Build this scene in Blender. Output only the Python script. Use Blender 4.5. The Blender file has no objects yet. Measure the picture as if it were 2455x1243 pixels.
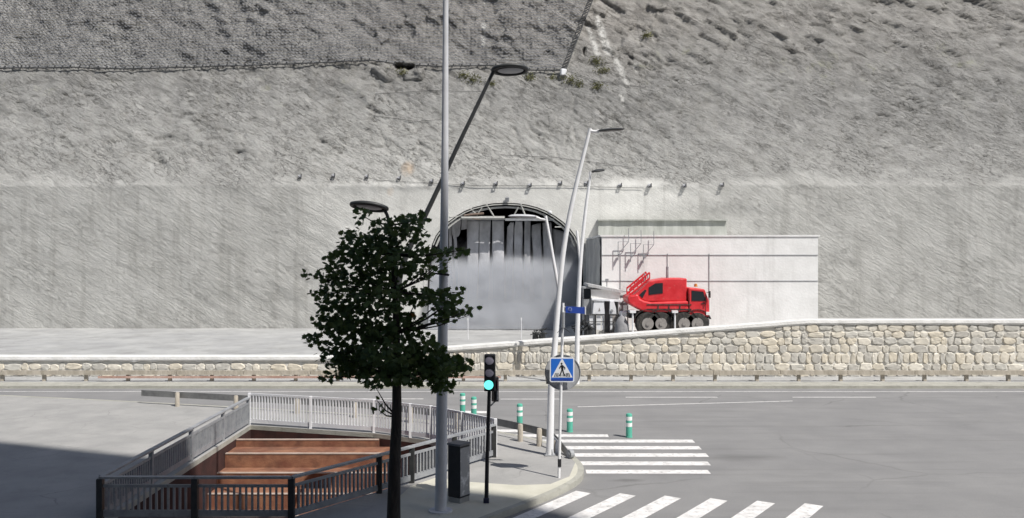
import bpy, bmesh, math, random
from mathutils import Vector, Matrix, noise, geometry
random.seed(7)
F = 2158.0; CX = 1227.5; HY = 615.0; CH = 5.7
scene = bpy.context.scene
COL = scene.collection
ORG = {}

def P(px, py, Y):            # a point of the place seen in direction (px, py) at distance Y
    return Vector(((px-CX)*Y/F, Y, CH-(py-HY)*Y/F))
def G(px, py, z=0.0):        # a point on level ground z
    Y = (CH-z)*F/(py-HY)
    return Vector(((px-CX)*Y/F, Y, z))
SW = 0.14                    # pavement height

# ------------------------------------------------------------------ materials
MATS = {}
def mat(name, col, rough=0.8, col2=None, nscale=3.0, bump=0.0, bscale=20.0, metal=0.0, spec=0.5,
        detail=6.0, stretch=(1,1,1), lo=0.35, hi=0.65, emit=None, estr=1.0, sub=None):
    if name in MATS: return MATS[name]
    m = bpy.data.materials.new(name); m.use_nodes = True
    nt = m.node_tree; N = nt.nodes; L = nt.links
    b = N['Principled BSDF']
    b.inputs['Base Color'].default_value = (*col, 1)
    b.inputs['Roughness'].default_value = rough
    b.inputs['Metallic'].default_value = metal
    b.inputs['Specular IOR Level'].default_value = spec
    tc = N.new('ShaderNodeTexCoord'); mp = N.new('ShaderNodeMapping')
    mp.inputs['Scale'].default_value = stretch
    L.new(tc.outputs['Object'], mp.inputs['Vector'])
    if col2 is not None:
        n = N.new('ShaderNodeTexNoise'); n.inputs['Scale'].default_value = nscale
        n.inputs['Detail'].default_value = detail; n.inputs['Roughness'].default_value = 0.6
        L.new(mp.outputs['Vector'], n.inputs['Vector'])
        r = N.new('ShaderNodeValToRGB')
        r.color_ramp.elements[0].position = lo; r.color_ramp.elements[0].color = (*col, 1)
        r.color_ramp.elements[1].position = hi; r.color_ramp.elements[1].color = (*col2, 1)
        L.new(n.outputs['Fac'], r.inputs['Fac']); L.new(r.outputs['Color'], b.inputs['Base Color'])
    if bump > 0:
        n2 = N.new('ShaderNodeTexNoise'); n2.inputs['Scale'].default_value = bscale
        n2.inputs['Detail'].default_value = 5
        L.new(mp.outputs['Vector'], n2.inputs['Vector'])
        bp = N.new('ShaderNodeBump'); bp.inputs['Strength'].default_value = bump
        bp.inputs['Distance'].default_value = 0.05
        L.new(n2.outputs['Fac'], bp.inputs['Height']); L.new(bp.outputs['Normal'], b.inputs['Normal'])
    if emit is not None:
        b.inputs['Emission Color'].default_value = (*emit, 1)
        b.inputs['Emission Strength'].default_value = estr
    MATS[name] = m
    return m

M_ASPH = mat('asphalt', (.225,.222,.222), .9, (.28,.275,.272), .55, .35, 60, lo=.3, hi=.7)
M_PAVE = mat('pavement_concrete', (.325,.32,.31), .9, (.40,.39,.375), .8, .3, 45)
M_KERB = mat('kerb_concrete', (.36,.35,.305), .9, (.46,.45,.395), 2.0, .4, 30)
M_PAINT = mat('road_paint', (.60,.585,.57), .75, (.80,.78,.765), 5.0, .2, 60, lo=.3, hi=.55)
M_YARD = mat('yard_concrete', (.34,.34,.34), .95, (.45,.45,.44), .5, .4, 20)
M_SHOT = mat('shotcrete_collar', (.62,.61,.585), .95, (.70,.69,.665), .9, .6, 9)
M_STONE = None
M_MORTAR = mat('mortar', (.64,.62,.57), .95, (.80,.77,.71), 3, .6, 30)
M_COPING = mat('coping_mortar', (.66,.655,.63), .9, (.80,.79,.77), 2, .5, 14)
M_POLEW = mat('white_painted_steel', (.80,.80,.815), .45, (.88,.88,.89), 3, 0.05, 40)
M_POLEG = mat('galvanised_steel', (.54,.545,.57), .6, (.64,.645,.67), 2.5, .08, 40)
M_BLACK = mat('black_paint', (.012,.012,.015), .5, (.022,.022,.026), 8, .08, 50)
M_DARK = mat('dark_lamp_paint', (.030,.032,.034), .5, (.045,.047,.047), 6, .08, 50)
M_GREYM = mat('grey_metal', (.26,.27,.29), .5, (.36,.37,.38), 4, .1, 40)
M_RAILW = mat('pale_railing_paint', (.74,.74,.77), .5, (.84,.84,.86), 4, .08, 40)
M_BARK = mat('bark', (.022,.018,.016), .9, (.05,.042,.036), 8, .8, 30, stretch=(1,1,.25))
M_GREEN = mat('green_bollard_plastic', (.09,.42,.31), .55, (.12,.48,.36), 4, .08, 40)
M_REFL = mat('white_reflective_band', (.80,.82,.80), .4, (.88,.9,.88), 6)
M_BLUE = mat('sign_blue', (.022,.15,.60), .4, (.03,.17,.64), 3)
M_NAVY = mat('street_sign_blue', (.025,.065,.34), .4, (.035,.08,.38), 3)
M_WHITE = mat('sign_white', (.80,.81,.84), .4, (.86,.87,.89), 5)
M_SBLK = mat('sign_black', (.01,.01,.012), .5)
M_DISC = mat('sign_back_grey', (.36,.37,.39), .45, (.43,.44,.46), 4)
M_LENS = mat('unlit_lens', (.40,.37,.45), .6, (.46,.43,.51), 12)
M_LIT = mat('lit_green_lens', (.05,.5,.42), .4, emit=(.16,.95,.82), estr=1.15)
M_RED = mat('red_paint', (.62,.022,.03), .4, (.74,.05,.06), 2, .05, 20)
M_TYRE = mat('tyre_rubber', (.02,.02,.02), .85, (.05,.048,.045), 6, .3, 40)
M_RIM = mat('dusty_rim', (.25,.23,.22), .6, (.34,.32,.3), 6)
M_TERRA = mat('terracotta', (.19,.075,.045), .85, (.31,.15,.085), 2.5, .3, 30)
M_TERRAD = mat('shade_toned_brick', (.035,.014,.012), .9, (.07,.025,.02), 2.5, .3, 30)  # red brick with the stairwell's shade put into its colour
M_WOOD = mat('weathered_wood', (.38,.34,.28), .9, (.52,.47,.40), 4, .5, 30, stretch=(1,1,.2))
M_WOODR = mat('reddish_wood', (.42,.26,.21), .9, (.56,.40,.34), 1.2, .5, 30)
M_HUTW = mat('hut_wall_panel', (.66,.65,.62), .8, (.78,.77,.74), 2, .2, 20)
M_HUTR = mat('hut_roof_sheet', (.42,.42,.42), .6, (.55,.55,.55), 2, .3, 20, stretch=(8,1,1))
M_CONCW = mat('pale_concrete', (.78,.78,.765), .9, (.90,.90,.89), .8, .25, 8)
M_CONCG = mat('shade_grey_concrete', (.34,.34,.34), .95, (.54,.54,.52), .9, .6, 8, stretch=(1,1,.25))  # block's side away from the sun: shade painted in as greyer concrete
M_CONCS = mat('stained_band', (.30,.31,.28), .95, (.44,.45,.42), 1.6, .4, 10, stretch=(1.6,1,.15))
M_RIB = mat('steel_rib', (.38,.38,.36), .6, (.52,.52,.49), 4, .2, 20)
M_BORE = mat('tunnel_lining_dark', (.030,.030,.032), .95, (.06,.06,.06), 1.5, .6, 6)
M_CURT = mat('dusty_curtain', (.34,.34,.35), .95, (.62,.62,.64), 1.1, .5, 7, stretch=(1,1,.6), lo=.35, hi=.68)
M_NET = mat('net_wire', (.19,.195,.21), .6, (.24,.245,.26), 3)
M_CABLE = mat('dark_cable', (.05,.052,.055), .7, (.10,.10,.10), 6)
M_RUST = mat('rusty_steel', (.16,.10,.07), .8, (.25,.2,.17), 6)
M_SCRUB = mat('dry_scrub', (.13,.13,.05), .9, (.24,.24,.11), 3)
M_TARP = mat('grey_tarp', (.22,.22,.23), .8, (.3,.3,.31), 3, .4, 12)
M_FACADE = mat('rendered_facade', (.22,.21,.2), .9, (.27,.26,.25), .6)
M_GLASSD = mat('window_dark', (.03,.035,.04), .1)

def leaf_mat():
    m = bpy.data.materials.new('tree_leaf'); m.use_nodes = True
    nt = m.node_tree; N = nt.nodes; L = nt.links; b = N['Principled BSDF']
    tc = N.new('ShaderNodeTexCoord'); n = N.new('ShaderNodeTexNoise'); n.inputs['Scale'].default_value = 3.2
    n.inputs['Detail'].default_value = 4
    L.new(tc.outputs['Object'], n.inputs['Vector'])
    r = N.new('ShaderNodeValToRGB'); e = r.color_ramp.elements
    e[0].position = .3; e[0].color = (.028,.058,.026,1); e[1].position = .72; e[1].color = (.115,.145,.045,1)
    e2 = e.new(.55); e2.color = (.055,.09,.032,1)
    L.new(n.outputs['Fac'], r.inputs['Fac']); L.new(r.outputs['Color'], b.inputs['Base Color'])
    b.inputs['Roughness'].default_value = .55
    b.inputs['Specular IOR Level'].default_value = .25
    tr = N.new('ShaderNodeBsdfTranslucent'); tr.inputs['Color'].default_value = (.09,.15,.03,1)
    mx = N.new('ShaderNodeMixShader'); mx.inputs[0].default_value = .25
    L.new(b.outputs[0], mx.inputs[1]); L.new(tr.outputs[0], mx.inputs[2])
    L.new(mx.outputs[0], N['Material Output'].inputs['Surface'])
    return m
M_LEAF = leaf_mat()
M_LEAFO = mat('autumn_leaf', (.45,.17,.03), .6, (.6,.33,.06), 5)

def stone_mat():
    m = bpy.data.materials.new('rubble_stone'); m.use_nodes = True
    nt = m.node_tree; N = nt.nodes; L = nt.links; b = N['Principled BSDF']
    at = N.new('ShaderNodeAttribute'); at.attribute_name = 'tone'
    r = N.new('ShaderNodeValToRGB'); e = r.color_ramp.elements
    e[0].position = 0; e[0].color = (.50,.48,.44,1); e[1].position = 1; e[1].color = (.76,.725,.65,1)
    q = e.new(.35); q.color = (.60,.585,.54,1); q = e.new(.7); q.color = (.70,.64,.53,1)
    L.new(at.outputs['Fac'], r.inputs['Fac'])
    tc = N.new('ShaderNodeTexCoord'); n = N.new('ShaderNodeTexNoise'); n.inputs['Scale'].default_value = 6
    n.inputs['Detail'].default_value = 6
    L.new(tc.outputs['Object'], n.inputs['Vector'])
    mx = N.new('ShaderNodeMix'); mx.data_type = 'RGBA'; mx.blend_type = 'MULTIPLY'; mx.inputs['Factor'].default_value = .5
    L.new(r.outputs['Color'], mx.inputs['A'])
    r2 = N.new('ShaderNodeValToRGB'); r2.color_ramp.elements[0].color = (.78,.77,.75,1); r2.color_ramp.elements[0].position=.3
    r2.color_ramp.elements[1].color = (1.15,1.13,1.1,1); r2.color_ramp.elements[1].position=.7
    L.new(n.outputs['Fac'], r2.inputs['Fac']); L.new(r2.outputs['Color'], mx.inputs['B'])
    L.new(mx.outputs['Result'], b.inputs['Base Color'])
    b.inputs['Roughness'].default_value = .95
    bp = N.new('ShaderNodeBump'); bp.inputs['Strength'].default_value = .5; bp.inputs['Distance'].default_value = .04
    L.new(n.outputs['Fac'], bp.inputs['Height']); L.new(bp.outputs['Normal'], b.inputs['Normal'])
    return m
M_STONE = stone_mat()

def wear(m, dark, scale, lo, hi, amt, stretch=(1,1,1), ell=None):
    nt = m.node_tree; N = nt.nodes; L = nt.links; b = N['Principled BSDF']
    src = b.inputs['Base Color'].links[0].from_socket
    tc = N.new('ShaderNodeTexCoord'); mp = N.new('ShaderNodeMapping'); mp.inputs['Scale'].default_value = stretch
    L.new(tc.outputs['Object'], mp.inputs['Vector'])
    if ell:
        mp.vector_type = 'POINT'; mp.inputs['Location'].default_value = (-ell[0]/ell[2], -ell[1]/ell[3], 0); mp.inputs['Scale'].default_value = (1/ell[2], 1/ell[3], 1)
        n0 = N.new('ShaderNodeTexNoise'); n0.inputs['Scale'].default_value = 1.5; L.new(mp.outputs['Vector'], n0.inputs['Vector'])
        ln = N.new('ShaderNodeVectorMath'); ln.operation = 'LENGTH'; L.new(mp.outputs['Vector'], ln.inputs[0])
        ad = N.new('ShaderNodeMath'); ad.operation = 'ADD'; L.new(ln.outputs['Value'], ad.inputs[0]); L.new(n0.outputs['Fac'], ad.inputs[1]); fac = ad.outputs[0]
        lo, hi = 1.5, .7
    else:
        n = N.new('ShaderNodeTexNoise'); n.inputs['Scale'].default_value = scale; n.inputs['Detail'].default_value = 8; n.inputs['Roughness'].default_value = .7
        L.new(mp.outputs['Vector'], n.inputs['Vector']); fac = n.outputs['Fac']
    r = N.new('ShaderNodeMapRange'); L.new(fac, r.inputs[0]); r.inputs[1].default_value = lo; r.inputs[2].default_value = hi; r.inputs[4].default_value = amt
    x = N.new('ShaderNodeMix'); x.data_type = 'RGBA'; L.new(r.outputs[0], x.inputs['Factor']); L.new(src, x.inputs['A']); x.inputs['B'].default_value = (*dark, 1)
    L.new(x.outputs['Result'], b.inputs['Base Color'])
wear(M_ASPH, (.15,.148,.148), 28, .50, .68, .45)
wear(M_ASPH, (.17,.167,.165), .9, .52, .66, .45, (.12,1.6,1))
wear(M_ASPH, (.30,.295,.29), .5, .55, .66, .5, (.25,1,1))
wear(M_ASPH, (.10,.098,.095), 1, 0, 0, .6, ell=(2.95,22.9,.55,.22))
wear(M_ASPH, (.12,.118,.115), 1, 0, 0, .5, ell=(6.5,25.5,1.6,.5))
wear(M_PAINT, (.26,.255,.25), 7, .56, .66, .8)
wear(M_PAINT, (.34,.33,.32), 1.6, .5, .72, .4)
wear(M_PAVE, (.24,.235,.225), 1.8, .52, .72, .4)
wear(M_PAVE, (.22,.215,.21), 30, .52, .68, .35)
wear(M_KERB, (.22,.215,.17), 5, .55, .68, .5)
wear(M_TERRA, (.10,.05,.035), 1.6, .48, .66, .6)
def crackle(m, scale, w_, dark, amt, mask_scale):
    nt = m.node_tree; N = nt.nodes; L = nt.links; b = N['Principled BSDF']; src = b.inputs['Base Color'].links[0].from_socket
    tc = N.new('ShaderNodeTexCoord'); nz = N.new('ShaderNodeTexNoise'); nz.inputs['Scale'].default_value = 1.2; nz.inputs['Detail'].default_value = 6
    L.new(tc.outputs['Object'], nz.inputs['Vector'])
    mx0 = N.new('ShaderNodeMix'); mx0.data_type = 'VECTOR'; mx0.inputs['Factor'].default_value = .35; L.new(tc.outputs['Object'], mx0.inputs['A']); L.new(nz.outputs['Color'], mx0.inputs['B'])
    v = N.new('ShaderNodeTexVoronoi'); v.feature = 'DISTANCE_TO_EDGE'; v.inputs['Scale'].default_value = scale; L.new(mx0.outputs['Result'], v.inputs['Vector'])
    r = N.new('ShaderNodeMapRange'); L.new(v.outputs['Distance'], r.inputs[0]); r.inputs[1].default_value = 0; r.inputs[2].default_value = w_; r.inputs[3].default_value = amt; r.inputs[4].default_value = 0
    k = N.new('ShaderNodeTexNoise'); k.inputs['Scale'].default_value = mask_scale; L.new(tc.outputs['Object'], k.inputs['Vector'])
    r2 = N.new('ShaderNodeMapRange'); L.new(k.outputs['Fac'], r2.inputs[0]); r2.inputs[1].default_value = .5; r2.inputs[2].default_value = .62
    mu = N.new('ShaderNodeMath'); mu.operation = 'MULTIPLY'; L.new(r.outputs[0], mu.inputs[0]); L.new(r2.outputs[0], mu.inputs[1])
    x = N.new('ShaderNodeMix'); x.data_type = 'RGBA'; L.new(mu.outputs[0], x.inputs['Factor']); L.new(src, x.inputs['A']); x.inputs['B'].default_value = (*dark, 1)
    L.new(x.outputs['Result'], b.inputs['Base Color'])
crackle(M_ASPH, .35, .012, (.11,.108,.105), .7, .12)
crackle(M_PAVE, .9, .012, (.18,.175,.17), .6, .4)
crackle(M_YARD, .4, .012, (.2,.2,.2), .6, .2)
wear(M_YARD, (.22,.215,.20), .7, .5, .68, .5)
wear(M_TYRE, (.14,.12,.10), 5, .5, .66, .6)
wear(M_GREYM, (.13,.12,.11), 9, .56, .68, .5)
wear(M_RAILW, (.36,.34,.32), 7, .58, .70, .5)
wear(M_RED, (.30,.03,.03), 2.2, .52, .72, .5)
wear(M_RED, (.50,.30,.25), 6, .60, .70, .5)
wear(M_CONCW, (.42,.41,.39), 1.0, .54, .74, .35, (1.4,1,.15))
# ------------------------------------------------------------------ mesh builder
class MB:
    def __init__(s): s.v = []; s.f = []
    def add(s, vs, fs):
        o = len(s.v); s.v += [Vector(v) for v in vs]; s.f += [tuple(i+o for i in f) for f in fs]; return s
    def box(s, c, d, rz=0.0, M=None):
        c = Vector(c); dx, dy, dz = d[0]/2, d[1]/2, d[2]/2
        R = M if M is not None else Matrix.Rotation(rz, 3, 'Z')
        vs = [c + R @ Vector((x, y, z)) for z in (-dz, dz) for y in (-dy, dy) for x in (-dx, dx)]
        return s.add(vs, [(0,2,3,1),(4,5,7,6),(0,1,5,4),(2,6,7,3),(0,4,6,2),(1,3,7,5)])
    def cbox(s, c, d, rz=0.0, ch=.02):   # box with chamfered vertical edges and top
        c = Vector(c); R = Matrix.Rotation(rz, 3, 'Z'); hx, hy, hz = d[0]/2, d[1]/2, d[2]/2
        def ring(hx, hy, z, ch):
            return [(hx-ch,-hy,z),(hx,-hy+ch,z),(hx,hy-ch,z),(hx-ch,hy,z),(-hx+ch,hy,z),(-hx,hy-ch,z),(-hx,-hy+ch,z),(-hx+ch,-hy,z)]
        rs = [ring(hx,hy,-hz,ch), ring(hx,hy,hz-ch,ch), ring(hx-ch,hy-ch,hz,ch)]
        vs = [c + R @ Vector(p) for r in rs for p in r]
        fs = [tuple(range(7,-1,-1)), tuple(range(16,24))]
        for k in range(2):
            for i in range(8):
                j = (i+1) % 8; fs.append((k*8+i, k*8+j, k*8+8+j, k*8+8+i))
        return s.add(vs, fs)
    def tube(s, pts, rad, n=12, cap=True):
        pts = [Vector(p) for p in pts]
        if not hasattr(rad, '__len__'): rad = [rad]*len(pts)
        o = len(s.v); prev = None
        for i, p in enumerate(pts):
            t = (pts[min(i+1, len(pts)-1)] - pts[max(i-1, 0)]).normalized()
            if prev is None:
                a = Vector((1,0,0)) if abs(t.x) < .9 else Vector((0,1,0))
            else: a = prev
            u = (a - t*a.dot(t)).normalized(); w = t.cross(u); prev = u
            for k in range(n):
                an = 2*math.pi*k/n
                s.v.append(p + (u*math.cos(an) + w*math.sin(an))*rad[i])
        for i in range(len(pts)-1):
            for k in range(n):
                j = (k+1) % n
                s.f.append((o+i*n+k, o+i*n+j, o+(i+1)*n+j, o+(i+1)*n+k))
        if cap:
            s.f.append(tuple(o+k for k in range(n-1, -1, -1)))
            s.f.append(tuple(o+(len(pts)-1)*n+k for k in range(n)))
        return s
    def prism_y(s, poly, y0, y1):     # polygon in (x,z) extruded along y
        n = len(poly); o = len(s.v)
        s.v += [Vector((x, y0, z)) for x, z in poly] + [Vector((x, y1, z)) for x, z in poly]
        s.f.append(tuple(o+i for i in range(n))); s.f.append(tuple(o+n+i for i in range(n-1,-1,-1)))
        for i in range(n):
            j = (i+1) % n; s.f.append((o+i, o+n+i, o+n+j, o+j))
        return s
    def prism_z(s, poly, z0, z1, caps=True):
        n = len(poly); o = len(s.v)
        s.v += [Vector((x, y, z0)) for x, y in poly] + [Vector((x, y, z1)) for x, y in poly]
        if caps:
            s.f.append(tuple(o+i for i in range(n-1,-1,-1))); s.f.append(tuple(o+n+i for i in range(n)))
        for i in range(n):
            j = (i+1) % n; s.f.append((o+i, o+j, o+n+j, o+n+i))
        return s
    def sphere(s, c, r, nu=12, nv=8, half=False):
        c = Vector(c); r = Vector(r) if hasattr(r, '__len__') else Vector((r,r,r))
        o = len(s.v); rows = nv+1
        for i in range(rows):
            th = (math.pi/2 if half else math.pi)*i/nv
            for k in range(nu):
                ph = 2*math.pi*k/nu
                s.v.append(c + Vector((r.x*math.sin(th)*math.cos(ph), r.y*math.sin(th)*math.sin(ph), r.z*math.cos(th))))
        for i in range(nv):
            for k in range(nu):
                j = (k+1) % nu
                s.f.append((o+i*nu+k, o+(i+1)*nu+k, o+(i+1)*nu+j, o+i*nu+j))
        return s
    def build(s, name, m, parent=None, origin=None, smooth=False, fixn=True, attr=None):
        if parent is not None: org = ORG[parent]
        else: org = Vector(origin) if origin is not None else Vector((0,0,0))
        me = bpy.data.meshes.new(name)
        me.from_pydata([v-org for v in s.v], [], s.f)
        if fixn:
            b = bmesh.new(); b.from_mesh(me); bmesh.ops.recalc_face_normals(b, faces=b.faces); b.to_mesh(me); b.free()
        if smooth:
            for p in me.polygons: p.use_smooth = True
        if attr is not None:
            a = me.attributes.new('tone', 'FLOAT', 'POINT'); a.data.foreach_set('value', attr)
        me.materials.append(m)
        o = bpy.data.objects.new(name, me); COL.objects.link(o)
        if parent is not None: o.parent = parent
        else: o.location = org
        ORG[o] = org
        if smooth:
            md = o.modifiers.new('es', 'EDGE_SPLIT'); md.split_angle = math.radians(40)
        return o

def tag(o, label=None, cat=None, group=None, kind=None):
    if label: o['label'] = label
    if cat: o['category'] = cat
    if group: o['group'] = group
    if kind: o['kind'] = kind
    return o
def thing(name, loc, label, cat, group=None):
    o = bpy.data.objects.new(name, None); o.empty_display_size = .3
    COL.objects.link(o); o.location = loc; ORG[o] = Vector(loc)
    return tag(o, label, cat, group)
def kids(o): return [c for c in bpy.data.objects if c.parent == o]
def copy_tree(o, parent=None):
    c = o.copy(); COL.objects.link(c)
    if parent is not None: c.parent = parent
    for ch in kids(o): copy_tree(ch, c)
    return c
def catmull(pts, n=6):
    pts = [Vector(p) for p in pts]; out = []
    for i in range(len(pts)-1):
        p0 = pts[max(i-1,0)]; p1 = pts[i]; p2 = pts[i+1]; p3 = pts[min(i+2,len(pts)-1)]
        for k in range(n):
            t = k/n
            out.append(.5*((2*p1) + (p2-p0)*t + (2*p0-5*p1+4*p2-p3)*t*t + (-p0+3*p1-3*p2+p3)*t**3))
    out.append(pts[-1]); return out
def flat_poly(outer, holes, z, name, m, kind='structure', attr=None):
    loops = [[Vector((x,y,0)) for x,y in outer]] + [[Vector((x,y,0)) for x,y in h] for h in holes]
    tris = geometry.tessellate_polygon(loops)
    vs = [Vector((v.x, v.y, z)) for l in loops for v in l]
    mb = MB(); mb.add(vs, tris)
    o = mb.build(name, m, fixn=False)
    me = o.data
    if me.polygons and sum(p.normal.z for p in me.polygons) < 0: me.flip_normals()
    tag(o, kind=kind); return o

# ------------------------------------------------------------------ ground
corner = [(-40,41.9-1.5),(-24,37.0),(-14,34.4),(-6,32.0),(-3.4,30.9),(-1.7,29.75),(-0.2,28.4),(.75,27.45),(1.3,26.6),(1.62,25.6),(1.80,24.7),(1.90,24.0),(1.86,23.2),
          (1.72,22.6),(1.48,22.05),(1.05,21.3),(.45,20.45),(-.4,19.3),(-1.6,17.6),(-3.2,15.2),(-6,11),(-10,5),(-40,5)]
def smooth2(pts, it=2):
    for _ in range(it):
        q = [pts[0]]
        for a, b in zip(pts[:-1], pts[1:]):
            q.append((a[0]*.75+b[0]*.25, a[1]*.75+b[1]*.25)); q.append((a[0]*.25+b[0]*.75, a[1]*.25+b[1]*.75))
        q.append(pts[-1]); pts = q
    return pts
kerb_line = smooth2(corner[:-1], 2)
pav = kerb_line + [corner[-1]]
pit = [(-.62,25.02),(-2.5,22.25),(-3.16,21.3),(-4.7,19.15),(-8.6,19.15),(-8.6,29.62),(-4.37,28.3),(-2.5,27.2)]
road = flat_poly([(-400,-120),(400,-120),(400,41.5),(-400,41.5)], [pit], 0.0, 'road', M_ASPH)
def inset(line, d):
    out = []
    for i, p in enumerate(line):
        a = line[max(i-1,0)]; b = line[min(i+1,len(line)-1)]
        tx, ty = b[0]-a[0], b[1]-a[1]; l = math.hypot(tx,ty) or 1
        out.append((p[0]-(-ty/l)*d*-1*-1, p[1]-(tx/l)*d*-1*-1) if False else (p[0]+ty/l*d, p[1]-tx/l*d))
    return out
inn = inset(kerb_line, .16)
flat_poly(inn+[corner[-1]], [pit], SW, 'pavement', M_PAVE)
kb = MB(); n = len(kerb_line)
for i in range(n-1):
    a, b, c, d = kerb_line[i], kerb_line[i+1], inn[i+1], inn[i]
    kb.add([(a[0],a[1],0),(b[0],b[1],0),(b[0],b[1],SW+.004),(a[0],a[1],SW+.004),(c[0],c[1],SW+.004),(d[0],d[1],SW+.004),(c[0],c[1],0),(d[0],d[1],0)],
           [(0,1,2,3),(3,2,4,5),(5,4,6,7)])
tag(kb.build('kerb', M_KERB), kind='structure')

lo_ = [p for p in inn if p[1] < 24.3 and p[1] > 17.0]
beige = [tuple(G(*q, SW).xy) for q in [(930,1216),(985,1166),(1045,1146),(1125,1156),(1240,1164),(1320,1161),(1365,1143)]] + lo_ + [(-2.2,17.0)]
flat_poly(beige, [], SW+.004, 'beige_paving', mat('beige_paving',(.54,.52,.43),.9,(.62,.60,.51),1.5,.3,45))
# road markings (flat paint)
mk = MB(); ZP = .004
def strip(p, q, w):
    p = Vector((*p,0)); q = Vector((*q,0)); t = (q-p).normalized(); s_ = Vector((-t.y,t.x,0))*w/2
    mk.add([(p+s_).xy.to_3d()+Vector((0,0,ZP)), (p-s_).xy.to_3d()+Vector((0,0,ZP)), (q-s_).xy.to_3d()+Vector((0,0,ZP)), (q+s_).xy.to_3d()+Vector((0,0,ZP))], [(0,1,2,3)])
for y, x0, x1, w in [(1033.5,1150,1296,.42),(1045,1180,1458,.42),(1058,1262,1700,.45),(1074,1345,1700,.46),(1091.5,1378,1700,.46),(1111.5,1386,1700,.46),(1131.5,1405,1700,.42)]:
    g = G(x0, y); Yy = g.y; X1 = min(G(x1,y).x, 5.6)
    strip((g.x, Yy), (X1, Yy-.02), w)
strip(tuple(G(1010,987).xy), tuple(G(1170,989).xy), .45)
d = Vector((-.94,-1.38)).normalized()
for k in range(6):
    a = Vector((1.73+1.04*k, 21.75-.22*k)); 
    strip(tuple(a), tuple(a+d*4.2), .42)
for x0, x1, y in [(560,700,957),(800,1015,957),(1200,1342,957.5),(1500,1720,953),(1900,2100,953)]:
    strip(tuple(G(x0,y).xy), tuple(G(x1,y).xy), .12)
strip(tuple(G(1385,976).xy), tuple(G(1900,962).xy), .10)
strip((-60,37.9),(60,37.9),.10)
tag(mk.build('road_markings', M_PAINT), kind='structure')

# far gutter / kerb strip and verge
fk = MB(); fk.box((0,39.35,.06),(160,1.15,.12)); tag(fk.build('far_kerb', M_KERB), kind='structure')
vg = MB(); vg.add([(-80,39.9,.10),(80,39.9,.10),(80,42.2,.10),(-80,42.2,.10)],[(0,1,2,3)]); tag(vg.build('verge', M_YARD), kind='structure')

def yard_h(x):
    t = min(max((x-2.5)/3,0),1); return .9 + .7*t*t*(3-2*t)
yb = MB(); nx, ny = 160, 30
vs = [(-80+160*i/nx, 42.3+ (78-42.3)*j/ny, yard_h(-80+160*i/nx)+.03*noise.noise((i*.7,j*.9,3))) for j in range(ny+1) for i in range(nx+1)]
yb.add(vs, [(j*(nx+1)+i, j*(nx+1)+i+1, (j+1)*(nx+1)+i+1, (j+1)*(nx+1)+i) for j in range(ny) for i in range(nx)])
tag(yb.build('yard_ground', M_YARD), kind='structure')

# stairwell: walls, floor, terracotta terraces
PD = -2.6
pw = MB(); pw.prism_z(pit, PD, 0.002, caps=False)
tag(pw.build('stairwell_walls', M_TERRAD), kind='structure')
pc = MB(); pc.prism_z(pit, .002, SW, caps=False); tag(pc.build('stairwell_edge', M_KERB), kind='structure')
flat_poly(pit, [], PD, 'stairwell_floor', M_TERRA)
st = MB(); nose = MB()
tops = [(-.02,28.02,28.20),(-.22,26.95,27.98),(-.62,26.2,26.93),(-1.02,25.4,26.18),(-1.42,24.6,25.38),(-1.82,23.8,24.58),(-2.22,23.0,23.78)]
for k,(z,y0,y1) in enumerate(tops):
    xr = -4.15 if k == 0 else -3.5
    st.box(((xr-8.59)/2, (y0+y1)/2, (z+PD)/2), (xr+8.59, y1-y0, z-PD-.004*k))
    nose.box(((xr-8.58)/2, y0+.03, z+.012), (xr+8.58, .09, .03))
tag(st.build('terrace_steps', M_TERRA), kind='structure')
railing_side = [(-8.7,29.7),(-8.7,27.1),(-8.7,24.4),(-8.7,21.7),(-8.7,19.1)]
tag(nose.build('step_nosing', mat('pale_stone_nosing',(.45,.36,.3),.8,(.58,.48,.42),3)), kind='structure')

# ------------------------------------------------------------------ tunnel profile
TY = 60.0; K = TY/F
prof_px = [(0,487),(28,488.5),(52,492),(76,498),(98,507),(118,518.5),(138,533),(154,549),(167,566),(176,587),(182,614),(185,650),(186,700),(186,750),(186,800)]
half = [((dx)*K, CH-(y-HY)*K) for dx, y in prof_px]
TX = (1212-CX)*K
half[-1] = (half[-1][0], .6)
arch = [(TX-x, z) for x, z in reversed(half)] + [(TX+x, z) for x, z in half[1:]]
def offs(pts, d):
    out = []
    for i, p in enumerate(pts):
        a = pts[max(i-1,0)]; b = pts[min(i+1,len(pts)-1)]
        tx, tz = b[0]-a[0], b[1]-a[1]; l = math.hypot(tx,tz)
        out.append((p[0]-tz/l*d, p[1]+tx/l*d))
    return out
def inside(x, z, pts):
    c = False; n = len(pts); j = n-1
    for i in range(n):
        xi, zi = pts[i]; xj, zj = pts[j]
        if (zi > z) != (zj > z) and x < (xj-xi)*(z-zi)/(zj-zi)+xi: c = not c
        j = i
    return c
arch_hole = offs(arch, .16)

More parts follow.
